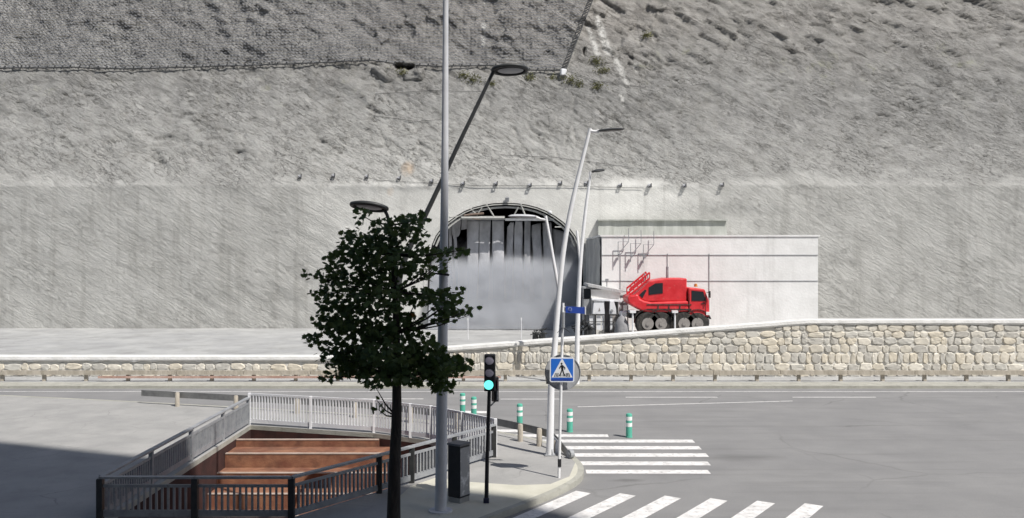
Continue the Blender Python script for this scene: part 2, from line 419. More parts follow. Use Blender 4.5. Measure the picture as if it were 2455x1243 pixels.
# ------------------------------------------------------------------ cliff
def fbm(p, o, H=.9):
    a = 0; amp = 1; f = 1
    for _ in range(o): a += amp*noise.noise(p*f); amp *= .52; f *= 2.05
    return a
def sstep(a, b, x):
    t = min(max((x-a)/(b-a),0),1); return t*t*(3-2*t)
ZS = 10.4
def cliff_base(z, x=0):
    zz = z
    y = TY
    if zz > ZS: y += (zz-ZS)*.50
    if zz > 30: y += (zz-30)*.5
    y += -.02*(ZS-min(zz,ZS))*0
    return y
CRE = [(-.6,.35,1.6,5.5,.07,.16),(-.75,.5,2.2,15.5,.09,.12),(-.25,.3,1.2,25.5,.05,.12),(-1.1,.6,1.8,35.5,.07,.10)]
POCK = [(-8.05, 19.38, 0.42, 0.24, 0, 1.3), (-7.33, 19.28, 0.36, 0.2, 0.1, 1.2), (5.25, 20.44, 0.14, 0.4, 0, 0.4)]
import random as _r
_q = _r.Random(4)
for _ in range(0):
    hz = _q.uniform(11.5,30); POCK.append((_q.uniform(-40,40), hz, _q.uniform(.25,.6), _q.uniform(.05,.12), _q.uniform(-.8,-.2), _q.uniform(.15,.3)))
def cliff_pt(x, z):
    y = cliff_base(z)
    up = sstep(9.6, 12.5, z + .5*noise.noise(Vector((x*.2,0,1))))
    near = sstep(6.2, 12, abs(x-TX))
    q = Vector((x, z*1.0, 0))
    # strata direction running down to the right
    ca, sa = math.cos(math.radians(-32)), math.sin(math.radians(-32))
    u = x*ca + z*sa; w = -x*sa + z*ca
    big = fbm(Vector((x*.09+3, z*.09, 2)), 3)*1.1
    st_ = fbm(Vector((u*.28, w*.95, 7)), 5)
    rid = 1-abs(fbm(Vector((u*.35+9, w*1.25, 4)), 4))*2
    fine = fbm(Vector((x*1.8, z*1.8, 5)), 3)
    amp = up*(.75+.5*sstep(17,24,z)) + (1-up)*(.10+.25*near)
    k2 = .30+.9*sstep(18, 24, z)
    yy = y - amp*(big*.55 + .13*st_ + .05*max(rid,-.5) + .035*fine*k2*1.6) - up*.05*noise.noise(Vector((x*3.1,z*3.1,8)))
    wx = x + .5*noise.noise(Vector((x*.6,z*.6,11))); wz = z + .5*noise.noise(Vector((x*.6,z*.6,17)))
    for (an_, fu, fw, sd_, wd_, dp_) in CRE:
        ca2, sa2 = math.cos(an_), math.sin(an_); u2 = wx*ca2+wz*sa2; w2 = -wx*sa2+wz*ca2
        nn_ = noise.noise(Vector((u2*fu, w2*fw, sd_))); mk_ = noise.noise(Vector((x*.22, z*.30, sd_+3)))
        mk_ = sstep(.0, .3, mk_)
        if mk_ > 0: yy += up*dp_*mk_*max(0, 1-abs(nn_)/wd_)
    # chunky spalls
    cl_ = noise.cell(Vector((u*.9+.35*noise.noise(Vector((x*2,z*2,1))), w*1.7, 3.3)))
    yy += up*(.05+.09*sstep(17,22,z))*cl_ 
    # bulging lip where the smooth sprayed band starts
    yy -= .05*(1-sstep(8,14,abs(x)))*math.exp(-((z-ZS-.15*noise.noise(Vector((x*.3,5,5))))/.25)**2)
    for (hx, hz, ra, rb, an, dp) in POCK:
        if abs(x-hx) < 2 and abs(z-hz) < 2:
            c_, s2 = math.cos(an), math.sin(an); a_ = ((x-hx)*c_+(z-hz)*s2)/ra; b_ = (-(x-hx)*s2+(z-hz)*c_)/rb
            e_ = a_*a_+b_*b_+.5*noise.noise(Vector((x*2.5,z*2.5,3)))
            if e_ < 1: yy += dp*min(1,(1-e_)*2.2)
    # flatten and stay at the portal face near the arch
    r = math.hypot(x-TX, max(z-3,0))
    k = sstep(6.6, 9.5, r); 
    yy = TY*(1-k) + yy*k if z < ZS+.5 else yy
    rgt = sstep(.0,1.0,(x-4.2))*sstep(0,1,(9.3-z))*(1-sstep(16,20,x))
    yy = yy*(1-rgt) + TY*rgt
    return Vector((x, yy, z))
xs = []; x = -62.0
while x < 62:
    xs.append(x); ax = abs(x-.5)
    x += .11 if ax < 10.5 else (.2 if ax < 25 else (.3 if ax < 42 else .7))
zs = []; z = .4
while z < 46:
    zs.append(z); z += .11 if z < 25.5 else (.25 if z < 28 else .8)
cb = MB(); NXc = len(xs)
cv = [cliff_pt(x, z) for z in zs for x in xs]
# lean-in toe behind the yard so the slope reads from the side as well
cf = []
for j in range(len(zs)-1):
    for i in range(NXc-1):
        x = (xs[i]+xs[i+1])/2; z = (zs[j]+zs[j+1])/2
        if abs(x-TX) < 6 and z < 10 and inside(x, z, arch_hole): continue
        cf.append((j*NXc+i, j*NXc+i+1, (j+1)*NXc+i+1, (j+1)*NXc+i))
cb.add(cv, cf)

def cliff_mat():
    m = bpy.data.materials.new('sprayed_cliff'); m.use_nodes = True
    nt = m.node_tree; N = nt.nodes; L = nt.links; b = N['Principled BSDF']
    b.inputs['Roughness'].default_value = .97; b.inputs['Specular IOR Level'].default_value = .15
    tc = N.new('ShaderNodeTexCoord')
    sx = N.new('ShaderNodeSeparateXYZ'); L.new(tc.outputs['Object'], sx.inputs[0])
    def noi(scale, detail=6, rough=.6, vec=None, dist=0):
        n = N.new('ShaderNodeTexNoise'); n.inputs['Scale'].default_value = scale
        n.inputs['Detail'].default_value = detail; n.inputs['Roughness'].default_value = rough
        n.inputs['Distortion'].default_value = dist
        L.new(vec or tc.outputs['Object'], n.inputs['Vector']); return n.outputs['Fac']
    def ramp(fac, els):
        r = N.new('ShaderNodeValToRGB'); e = r.color_ramp.elements
        e[0].position, e[0].color = els[0][0], (*els[0][1],1)
        e[1].position, e[1].color = els[-1][0], (*els[-1][1],1)
        for p, c in els[1:-1]:
            q = e.new(p); q.color = (*c,1)
        L.new(fac, r.inputs['Fac']); return r.outputs['Color']
    def mix(fac, a, bb, mode='MIX'):
        x_ = N.new('ShaderNodeMix'); x_.data_type = 'RGBA'; x_.blend_type = mode
        if isinstance(fac, float): x_.inputs['Factor'].default_value = fac
        else: L.new(fac, x_.inputs['Factor'])
        for s_, v in (('A',a),('B',bb)):
            if isinstance(v, tuple): x_.inputs[s_].default_value = (*v,1)
            else: L.new(v, x_.inputs[s_])
        return x_.outputs['Result']
    def maprange(v, a, b_, c=0, d_=1):
        r = N.new('ShaderNodeMapRange'); L.new(v, r.inputs[0])
        for i, q in enumerate((a,b_,c,d_)): r.inputs[i+1].default_value = q
        return r.outputs[0]
    def math_(op, a, b_):
        q = N.new('ShaderNodeMath'); q.operation = op
        for i, v in enumerate((a,b_)):
            if isinstance(v,(int,float)): q.inputs[i].default_value = v
            else: L.new(v, q.inputs[i])
        return q.outputs[0]
    mp = N.new('ShaderNodeMapping'); mp.inputs['Rotation'].default_value = (0, math.radians(-32), 0)
    mp.inputs['Scale'].default_value = (1,1,1)
    L.new(tc.outputs['Object'], mp.inputs['Vector'])
    mp2 = N.new('ShaderNodeMapping'); mp2.inputs['Scale'].default_value = (.45,1,1.7)
    L.new(mp.outputs['Vector'], mp2.inputs['Vector'])
    rock = ramp(noi(1.1, 10, .65), [(.28,(.225,.222,.212)),(.5,(.315,.312,.30)),(.72,(.42,.414,.398))])
    smooth = ramp(noi(.5, 8, .6), [(.3,(.60,.595,.565)),(.7,(.78,.775,.74))])
    warm = ramp(noi(.8, 5, .6), [(.35,(.30,.275,.245)),(.65,(.46,.43,.395))])
    # height: smooth sprayed band below, rough above, browner higher
    zj = math_('ADD', sx.outputs['Z'], maprange(noi(.5,4), .3,.7,-.5,.5))
    wob = math_('MULTIPLY', maprange(noi(.09, 5, .6), .35, .65, -.5, .5), maprange(math_('ABSOLUTE', sx.outputs['X'], 0), 9, 16, 0, 1))
    zj = math_('ADD', zj, wob)
    up = maprange(zj, ZS-.25, ZS+.45)
    hi = maprange(zj, 17.5, 23)
    mid = maprange(math_('SUBTRACT', zj, maprange(sx.outputs['X'], -10, 6, 1.6, -.6)), 10.4, 16.5, .55, 0)
    c = mix(mid, rock, smooth)
    c = mix(math_('MULTIPLY', hi, .6), c, warm)
    c = mix(up, smooth, c)
    mps = N.new('ShaderNodeMapping'); mps.inputs['Scale'].default_value = (1.3,1,.10); L.new(tc.outputs['Object'], mps.inputs['Vector'])
    stk = maprange(noi(1.0, 8, .65, mps.outputs['Vector']), .50, .72)
    c = mix(math_('MULTIPLY', stk, maprange(math_('ABSOLUTE', sx.outputs['X'], 0), 5, 11, .12, .55)), c, (.30,.29,.26))
    gr = maprange(noi(14, 6, .7), .35, .65, .86, 1.08)
    gc = N.new('ShaderNodeCombineColor'); [L.new(gr, gc.inputs[q_]) for q_ in range(3)]
    c = mix(1.0, c, gc.outputs[0], 'MULTIPLY')
    c = mix(math_('MULTIPLY', maprange(math_('ABSOLUTE', math_('SUBTRACT', sx.outputs['X'], .5), 0), 8.5, 15, 0, 1), .45), c, rock)
    # cracks and pits
    pits = ramp(noi(2.2, 12, .7, mp2.outputs['Vector'], .6), [(.30,(.35,.33,.31)),(.42,(1,1,1)),(1,(1,1,1))])
    pits2 = ramp(noi(5.5, 6, .6, mp2.outputs['Vector'], 1.0), [(.32,(.45,.43,.4)),(.40,(1,1,1)),(1,(1,1,1))])
    c = mix(math_('MULTIPLY', up, .8), c, mix(1.0, c, pits, 'MULTIPLY'))
    c = mix(math_('MULTIPLY', up, .7), c, mix(1.0, c, pits2, 'MULTIPLY'))
    mp5 = N.new('ShaderNodeMapping'); mp5.inputs['Scale'].default_value = (.5,1,2.2); L.new(mp.outputs['Vector'], mp5.inputs['Vector'])
    crk = noi(1.5, 7, .62, mp5.outputs['Vector'], .8)
    line = maprange(math_('ABSOLUTE', math_('SUBTRACT', crk, .5), 0), .0, .016, 1, 0)
    cm = maprange(noi(.35, 3), .44, .58)
    c = mix(math_('MULTIPLY', math_('MULTIPLY', line, cm), math_('MULTIPLY', up, .65)), c, (.10,.095,.09))
    blot = maprange(noi(3.2, 9, .7), .56, .66)
    c = mix(math_('MULTIPLY', math_('MULTIPLY', blot, up), .38), c, (.15,.145,.135))
    blo2 = maprange(noi(2.4, 9, .7, mp5.outputs['Vector']), .60, .68)
    c = mix(math_('MULTIPLY', math_('MULTIPLY', blo2, up), .5), c, (.56,.55,.53))
    # pale scars high on the slope
    mp3 = N.new('ShaderNodeMapping'); mp3.inputs['Rotation'].default_value = (0, math.radians(-65), 0)
    L.new(tc.outputs['Object'], mp3.inputs['Vector'])
    mp4 = N.new('ShaderNodeMapping'); mp4.inputs['Scale'].default_value = (.18,1,1.5); L.new(mp3.outputs['Vector'], mp4.inputs['Vector'])
    scar = maprange(noi(1.0, 6, .6, mp4.outputs['Vector']), .66, .70)
    c = mix(math_('MULTIPLY', math_('MULTIPLY', scar, hi), .5), c, (.62,.60,.56))
    at = N.new('ShaderNodeAttribute'); at.attribute_name = 'scar'
    c = mix(math_('MULTIPLY', at.outputs['Fac'], maprange(noi(3.5,6,.7),.36,.52,.15,.95)), c, (.66,.65,.62))
    # lichen
    moss = maprange(noi(.55, 8, .7), .60, .74)
    bandm = math_('MULTIPLY', maprange(zj, 15.5, 18.2), maprange(zj, 24, 20))
    c = mix(math_('MULTIPLY', math_('MULTIPLY', moss, bandm), .55), c, (.24,.25,.13))
    # rust stain on the left of the smooth band
    for (cx, cz, rr, s_) in ((-7.0, 11.6, .55, .55), (-8.1, 10.0, .3, .3)):
        vx = math_('SUBTRACT', sx.outputs['X'], cx); vz = math_('SUBTRACT', sx.outputs['Z'], cz)
        d2 = math_('ADD', math_('MULTIPLY', vx, vx), math_('MULTIPLY', math_('MULTIPLY', vz, vz), .7))
        f = maprange(d2, rr*rr, 0, 0, s_)
        c = mix(math_('MULTIPLY', f, maprange(noi(2.5,4),.3,.6)), c, (.60,.42,.26))
    L.new(c, b.inputs['Base Color'])
    h = math_('ADD', math_('MULTIPLY', noi(2.2, 12, .74, mp2.outputs['Vector'], .6), 1.0), math_('MULTIPLY', noi(7, 8, .7, mp2.outputs['Vector']), .45))
    h = math_('SUBTRACT', h, math_('MULTIPLY', math_('MULTIPLY', line, cm), .35))
    bp = N.new('ShaderNodeBump'); bp.inputs['Distance'].default_value = .22
    L.new(h, bp.inputs['Height']); L.new(math_('MAXIMUM', maprange(up, 0, 1, .22, 1.0), maprange(math_('ABSOLUTE', sx.outputs['X'], 0), 8, 15, .22, .8)), bp.inputs['Strength'])
    L.new(bp.outputs['Normal'], b.inputs['Normal'])
    return m
M_CLIFF = cliff_mat()
cliff = tag(cb.build('cliff', M_CLIFF, fixn=False), kind='structure')
SEG = [((1436,52),(1458,126),.26),((1410,66),(1418,90),.16),((1418,90),(1433,130),.22),((1432,40),(1438,56),.14),((1476,145),(1492,178),.2),((1492,178),(1504,200),.16),((1385,85),(1380,98),.12),((1368,118),(1372,128),.12),((1520,155),(1526,172),.12),((1488,228),(1492,240),.10),((974,32),(978,48),.10),((1160,60),(1158,110),.14),((1290,40),(1300,60),.1)]
sg = []
for a, b, w_ in SEG:
    q = []
    for (px, py) in (a, b):
        Y = 64.0
        for _ in range(8): p = P(px, py, Y); Y = cliff_pt(p.x, p.z).y
        q.append((p.x, p.z))
    sg.append((q[0], q[1], w_))
sc = [0.0]*len(cv)
for i, v in enumerate(cv):
    if v.z < 14: continue
    for (a, b, w_) in sg:
        if abs(v.x-a[0]) > 4: continue
        dx, dz = b[0]-a[0], b[1]-a[1]; t = max(0,min(1,((v.x-a[0])*dx+(v.z-a[1])*dz)/(dx*dx+dz*dz)))
        d_ = math.hypot(v.x-a[0]-dx*t, v.z-a[1]-dz*t) + .12*noise.noise(v*2.5)
        if d_ < w_*1.3: sc[i] = max(sc[i], min(1, (w_*1.3-d_)/(w_*.7)))
at_ = cliff.data.attributes.new('scar','FLOAT','POINT'); at_.data.foreach_set('value', sc)
for p in cliff.data.polygons: p.use_smooth = True

def cy(x, z): return cliff_pt(x, z).y
def on_cliff(px, py):          # where the sight line meets the cliff
    lo, hi_ = 50.0, 95.0
    for _ in range(40):
        Y = (lo+hi_)/2; p = P(px, py, Y)
        if Y < cy(p.x, p.z): lo = Y
        else: hi_ = Y
    return P(px, py, lo)

# ------------------------------------------------------------------ tunnel portal
tp = thing('tunnel_portal', (TX, TY, .9), 'arched tunnel mouth with steel ribs and torn grey curtains, full of dust', 'tunnel')
def ring(mb, a, b, y0, y1):
    n = len(a); o = len(mb.v)
    for (x,z) in a: mb.v.append(Vector((x,y0,z)))
    for (x,z) in b: mb.v.append(Vector((x,y0,z)))
    for (x,z) in a: mb.v.append(Vector((x,y1,z)))
    for (x,z) in b: mb.v.append(Vector((x,y1,z)))
    for i in range(n-1):
        mb.f += [(o+i,o+i+1,o+n+i+1,o+n+i),(o+2*n+i,o+3*n+i,o+3*n+i+1,o+2*n+i+1),(o+i,o+2*n+i,o+2*n+i+1,o+i+1),(o+n+i,o+n+i+1,o+3*n+i+1,o+3*n+i)]
    for e in (0, n-1): mb.f.append((o+e,o+n+e,o+3*n+e,o+2*n+e))
rings = [('collar', 0.02, .30, TY-.03, TY+.3, M_CLIFF), ('rib', -.12, -.05, TY-.06, TY+.08, M_RIB), ('rib', -.34, -.22, TY+.05, TY+.2, M_RIB)]
for nm, a, b, y0, y1, m in rings:
    pr2 = arch if nm == 'collar' else [p for p in arch if p[1] > 6.3]
    mb = MB(); ring(mb, offs(pr2, a), offs(pr2, b), y0, y1); mb.build(nm, m, tp)
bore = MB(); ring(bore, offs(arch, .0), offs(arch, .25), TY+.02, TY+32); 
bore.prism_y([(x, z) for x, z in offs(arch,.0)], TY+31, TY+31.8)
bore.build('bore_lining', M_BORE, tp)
def PT(px, py, dy=0): return P(px, py, TY+dy)
for a, b, r in [((1106,523),(1210,523),.085),((1078,521),(1112,518),.05),((1128,500),(1143,516),.045),((1156,498),(1143,517),.045),((1166,490),(1184,519),.05),
                ((1243,497),(1231,519),.045),((1248,490),(1260,519),.06),((1330,545),(1352,545),.04)]:
    mb = MB(); mb.tube([PT(*a,.0-.02), PT(*b,.08)], r, 8); mb.build('strut', M_RIB, tp)
mb = MB(); mb.box(PT(1158,523,.15),(104*K,.2,.24)); mb.build('cross_beam', M_RIB, tp)
mb = MB(); mb.box(PT(1270,527,.2),(118*K,.2,.16)); mb.build('cross_beam', M_GREYM, tp)
mb = MB(); mb.tube([PT(1112,517,.02), PT(1140,514,.02), PT(1160,512,.05)], .07, 8); mb.tube([PT(1120,522,-.04), PT(1150,527,-.04)], .03, 6)
mb.build('broken_rail', M_RUST, tp)
# hanging strips: list of left/right edge polylines in the portal plane
def strip_mesh(L_, R_, dy, seed):
    mb = MB(); n = 26; rows = []
    def ev(pl, t):
        s = t*(len(pl)-1); i = min(int(s), len(pl)-2); f = s-i
        return (pl[i][0]*(1-f)+pl[i+1][0]*f, pl[i][1]*(1-f)+pl[i+1][1]*f)
    m_ = 7; o = 0
    for j in range(n+1):
        t = j/n; a = ev(L_, t); b = ev(R_, t)
        for i in range(m_+1):
            s = i/m_; px = a[0]*(1-s)+b[0]*s; py = a[1]*(1-s)+b[1]*s
            bow = -.02*math.sin(math.pi*s) + .05*noise.noise(Vector((px*.09, py*.05, seed))) 
            for th in (0, .03):
                pass
            mb.v.append(PT(px, py, dy+.95+bow))
    for j in range(n):
        for i in range(m_):
            mb.f.append((j*(m_+1)+i, j*(m_+1)+i+1, (j+1)*(m_+1)+i+1, (j+1)*(m_+1)+i))
    return mb
strips = [
 ([(1076,526),(1077,600),(1079,690)],[(1082,526),(1083,590),(1086,690)],.34),
 ([(1080,525),(1084,560),(1087,574)],[(1105,525),(1103,558),(1100,566)],.22),
 ([(1107,527),(1106,552)],[(1120,527),(1120,549)],.24),
 ([(1088,560),(1090,620),(1094,700)],[(1094,560),(1096,620),(1100,700)],.36),
 ([(1120,527),(1120,600),(1121,720)],[(1149,528),(1147,600),(1143,720)],.2),
 ([(1150,528),(1149,600),(1146,720)],[(1177,528),(1174,600),(1171,720)],.22),
 ([(1180,528),(1180,600),(1181,720)],[(1208,528),(1208,600),(1209,720)],.18),
 ([(1224,534),(1216,545),(1214,600),(1213,720)],[(1232,534),(1231,560),(1229,620),(1228,720)],.5),
 ([(1236,531),(1233,550),(1233,620),(1232,720)],[(1252,531),(1254,560),(1252,590),(1252,720)],.42),
 ([(1258,529),(1257,600),(1256,720)],[(1272,529),(1271,600),(1270,720)],.3),
 ([(1276,540),(1274,560),(1278,600),(1280,720)],[(1296,535),(1297,575),(1299,620),(1300,720)],.38),
 ([(1301,534),(1303,600),(1305,720)],[(1322,533),(1326,600),(1330,720)],.46),
 ([(1324,548),(1328,620),(1332,720)],[(1374,562),(1388,620),(1392,720)],.75),
 ([(1372,578),(1366,588),(1378,606)],[(1380,572),(1386,592),(1390,625)],.1),
]
for k, (a, b, dy) in enumerate(strips):
    s_ = strip_mesh(a, b, dy, k*3.1).build('curtain_strip', M_CURT, tp, smooth=False)
    for p_ in s_.data.polygons: p_.use_smooth = True
    sd = s_.modifiers.new('t','SOLIDIFY'); sd.thickness = .05
mb = MB(); mb.cbox(PT(1216,479,-.16),(.27,.10,.30),0,.02)
for q in range(4): mb.box(PT(1216,475.5+q*2.4,-.225),(.24,.03,.03))
tag(mb.build('wall_vent', M_GREYM, origin=PT(1216,483,-.1)), 'small grey louvred box on the concrete right above the arch crown', 'vent box')
mb = MB(); mb.cbox(PT(1319,509,-.12),(.20,.10,.17),0,.02); mb.sphere(PT(1319,509,-.2),(.05,.05,.05),8,6)
tag(mb.build('wall_lamp', M_WHITE, origin=PT(1319,511,-.1)), 'tiny white lamp on the right shoulder of the tunnel arch', 'wall lamp')

# dust filling the mouth
def dust():
    mb = MB(); pr = offs(arch, -.12); pr = [(x, max(z, .95)) for x, z in pr if z < 7.6]
    mb.prism_y(pr, TY-2.4, TY+6)
    m = bpy.data.materials.new('grey_dust'); m.use_nodes = True
    nt = m.node_tree; N = nt.nodes; L = nt.links
    N.remove(N['Principled BSDF'])
    v = N.new('ShaderNodeVolumePrincipled'); v.inputs['Color'].default_value = (.795,.81,.84,1); v.inputs['Anisotropy'].default_value = 0
    L.new(v.outputs[0], N['Material Output'].inputs['Volume'])
    tc = N.new('ShaderNodeTexCoord'); sx = N.new('ShaderNodeSeparateXYZ'); L.new(tc.outputs['Object'], sx.inputs[0])
    n = N.new('ShaderNodeTexNoise'); n.inputs['Scale'].default_value = .35; n.inputs['Detail'].default_value = 3
    L.new(tc.outputs['Object'], n.inputs['Vector'])
    def MR(v_, a, b, c, d_, interp='SMOOTHSTEP'):
        r = N.new('ShaderNodeMapRange'); r.interpolation_type = interp; L.new(v_, r.inputs[0])
        for i, q in enumerate((a,b,c,d_)): r.inputs[i+1].default_value = q
        return r.outputs[0]
    nz = MR(n.outputs['Fac'], .3, .7, -.22, .22, 'LINEAR')
    ad = N.new('ShaderNodeMath'); ad.operation = 'ADD'; L.new(sx.outputs['Z'], ad.inputs[0]); L.new(nz, ad.inputs[1])
    dn = MR(ad.outputs[0], 5.9-.9, 4.3-.9, 0, 3.0)
    th = MR(ad.outputs[0], 7.2-.9, 4.9-.9, 0, .10)
    ad2 = N.new('ShaderNodeMath'); ad2.operation = 'ADD'; L.new(dn, ad2.inputs[0]); L.new(th, ad2.inputs[1])
    def MA(op, a, b):
        q = N.new('ShaderNodeMath'); q.operation = op
        for i, x_ in enumerate((a,b)):
            if isinstance(x_,(int,float)): q.inputs[i].default_value = x_
            else: L.new(x_, q.inputs[i])
        return q.outputs[0]
    fr = MA('MAXIMUM', MA('SUBTRACT', 1.9, MA('MULTIPLY', sx.outputs['Z'], .42)), 0)
    n3 = N.new('ShaderNodeTexNoise'); n3.inputs['Scale'].default_value = .7; n3.inputs['Detail'].default_value = 3
    L.new(tc.outputs['Object'], n3.inputs['Vector'])
    fr = MA('ADD', fr, MR(n3.outputs['Fac'], .3, .7, -.15, .15, 'LINEAR'))
    ff = MR(MA('ADD', sx.outputs['Y'], fr), -.2, .4, 0, 1)
    L.new(MA('MULTIPLY', ad2.outputs[0], ff), v.inputs['Density'])
    o = mb.build('dust_cloud', m, origin=(TX, TY+.2, .9))
    tag(o, 'soft grey dust cloud filling the lower part of the tunnel mouth', 'dust', kind='stuff')
dust()

# ------------------------------------------------------------------ anchors, net, scrub on the cliff
for i, (px, py) in enumerate([(957,428),(1035,435),(1110,441),(1189,441),(1270,445),(1343,440),(1405,440),(1486,445),(1557,446),(880,424),(800,422),(720,424),(1640,446),(1730,444)]):
    p = on_cliff(px, py)
    if i == 0:
        root = thing('anchor_bracket', p, 'x', 'anchor', 'anchor brackets along the seam above the tunnel')
        pr_ = root; y = p.y-.0
        m1 = MB(); m1.box(p+Vector((0,-.07,0)),(.22,.10,.22)); m1.build('anchor_plate', M_POLEG, root)
        m2 = MB(); m2.tube([p+Vector((.10,-.14,.16)),p+Vector((.10,-.2,-.1)),p+Vector((-.12,-.2,-.12))], .035, 6)
        m2.tube([p+Vector((-.12,-.16,-.02)),p+Vector((.02,-.24,-.06))], .03, 6); m2.build('anchor_bar', M_CABLE, root)
    else:
        root = copy_tree(pr_); root.location = p
    names = {0:'small pale anchor bracket beneath the orange rust stain',1:'anchor bracket just left of the tall grey pole',2:'anchor bracket just right of the tall grey pole',
      3:'anchor bracket above the crown of the arch, on its left side',4:'anchor bracket above the crown of the arch, on its right side',5:'anchor bracket just left of the tall white leaning lamp post',
      6:'anchor bracket just left of the shorter distant lamp head',7:'anchor bracket above the pale concrete block',8:'anchor bracket above the red construction vehicle',
      9:'anchor bracket at the far left, nearest to the crown of the tree',10:'anchor bracket second from the tree towards the far left',11:'leftmost anchor bracket of the row',12:'second anchor bracket from the right end of the row',13:'rightmost anchor bracket of the row'}
    root['label'] = names[i]

def net():
    root = thing('rockfall_net', on_cliff(1120,160), 'dark wire rockfall netting draped over the upper left slope, edged with cables', 'rockfall net')
    b0 = on_cliff(1345,172); b1 = on_cliff(1400,30)
    def xr(z): return b0.x + (z-b0.z)*(b1.x-b0.x)/(b1.z-b0.z)
    def zb(x):   # lower edge height
        px = CX + x*F/64.7
        tab = [(300,170),(896,148),(960,158),(1060,165),(1170,160),(1250,172),(1345,173)]
        for (a,ya),(b,yb_) in zip(tab[:-1],tab[1:]):
            if px <= b: 
                t = max((px-a)/(b-a),0); y = ya*(1-t)+yb_*t; break
        else: y = 173
        return CH + (HY-y)*64.7/F
    mb = MB(); dz = .235; r = .022; hw = .135
    def Y(x,z): return cy(x,z)
    # zigzag rows form diamond cells
    cache = {}
    zt = 31.0; nrow = int((zt-18)/dz)
    for j in range(nrow):
        x = -46.0; prevp = None; i = 0
        while x < 9:
            z = 18 + j*dz + (dz*.5 if i % 2 else 0)*1.0
            if z < zb(x) or x > xr(z): prevp = None
            else:
                sag = .06*noise.noise(Vector((x*1.2, z*1.2, 2)))
                p = Vector((x, cy(x, z) - .14 + sag, z+sag))
                if prevp is not None:
                    q = prevp; o = len(mb.v)
                    mb.v += [q+Vector((0,0,r)), q+Vector((0,-r*1.4,-r)), q+Vector((0,r*1.4,-r)), p+Vector((0,0,r)), p+Vector((0,-r*1.4,-r)), p+Vector((0,r*1.4,-r))]
                    mb.f += [(o,o+1,o+4,o+3),(o+1,o+2,o+5,o+4),(o+2,o,o+3,o+5)]
                prevp = p
            x += hw; i += 1
    mb.build('wire_mesh', M_NET, root, fixn=False)
    c1 = MB(); pts = []
    x = -46
    while x < b0.x: pts.append(Vector((x, cy(x, zb(x))-.2, zb(x)+.03))); x += .3
    c1.tube(pts, .05, 6)
    for k in range(0, len(pts)-1): 
        if k % 2: c1.tube([pts[k]+Vector((0,-.02,-.12)), pts[k]+Vector((.16,-.04,.14))], .045, 5)
    c1.build('lower_cable', M_CABLE, root)
    for off in (0,.30):
        c2 = MB(); pts = []; z = b0.z
        while z < zt: pts.append(Vector((xr(z)+off, cy(xr(z)+off,z)-.2, z))); z += .25
        c2.tube(pts, .04, 6)
        if off == 0:
            for k in range(len(pts)-1):
                c2.tube([pts[k]+Vector((-.05,-.02,0)), pts[k]+Vector((.33,-.02,.22))], .04, 5)
        c2.build('edge_cable', M_CABLE, root)
net()
mb = MB(); q = on_cliff(1350,175); mb.cbox(q+Vector((0,-.25,0)),(.42,.4,.42),.2,.05)
tag(mb.build('anchor_block', M_WHITE, origin=q), 'white concrete block at the lower right corner of the netting', 'anchor block')
# cables crossing the slope
for (pl, lab) in [([(900,226),(1040,218),(1200,222)],'thin cable across the slope below the net, on the left'),([(896,278),(1000,292),(1060,287)],'thin cable on the left slope halfway down'),
                  ([(1352,168),(1430,195),(1557,212)],'cable running right from the white anchor block'),([(896,432),(1150,446),(1330,446),(1557,452)],'long cable along the seam above the tunnel arch'),
                  ([(1200,372),(1330,378),(1440,392),(1557,408)],'thin cable across the slope above the lamp heads')]:
    pts = []
    for (a, b) in zip(pl[:-1], pl[1:]):
        for k in range(14):
            t = k/14; w = on_cliff(a[0]*(1-t)+b[0]*t, a[1]*(1-t)+b[1]*t); pts.append(w+Vector((0,-.07,0)))
    mb = MB(); mb.tube(pts, .013, 5); tag(mb.build('slope_cable', M_CABLE, origin=pts[0]), lab, 'cable')

def scrub(px, py, r, label, k):
    c = on_cliff(px, py); mb = MB(); rnd = random.Random(k)
    for i in range(int(160*r/.5)):
        d_ = Vector((rnd.gauss(0,.55), -abs(rnd.gauss(0,.35)), rnd.gauss(0,.38)))*r
        p = c + d_; s = rnd.uniform(.04,.10)
        a = Vector((rnd.uniform(-1,1),rnd.uniform(-1,1),rnd.uniform(-1,1))).normalized(); b = a.cross(Vector((rnd.random(),rnd.random(),rnd.random()))).normalized()
        mb.add([p, p+a*s+b*s*.4, p+a*s*2, p+a*s-b*s*.4], [(0,1,2,3)])
    for i in range(6):
        mb.tube([c, c+Vector((rnd.gauss(0,.3)*r, -.3*r, rnd.uniform(.1,.5)*r))], .012, 4)
    o = mb.build('scrub_bush', M_SCRUB, origin=c, fixn=False)
    tag(o, label, 'bush', 'dry tufts growing on the slope')
for k,(px,py,r,lab) in enumerate([(965,176,.42,'olive tuft under the dark hollow at the left end of the net'),(1110,182,.40,'tuft below the net just right of the grey pole'),(1135,192,.62,'largest olive tuft below the net, left of the oval lamp head'),
    (1180,202,.30,'small tuft beside the arm of the dark oval lamp'),(1270,187,.45,'tuft just right of the dark oval lamp head'),(1325,188,.35,'tuft directly below the lower right end of the net'),(1367,193,.55,'dense tuft below the white anchor block'),
    (1388,203,.35,'tuft between two denser tufts right of the anchor block'),(1433,207,.45,'rightmost olive tuft on the ledge below the cable'),(1430,150,.55,'tuft on the bare slope right of the net edge'),(1445,172,.5,'brownish tuft just above the cable right of the net'),
    (925,170,.4,'tuft on the pale boulder at the upper left'),(1550,85,.4,'tuft high on the slope at the right')]):
    scrub(px, py, r, lab, k)
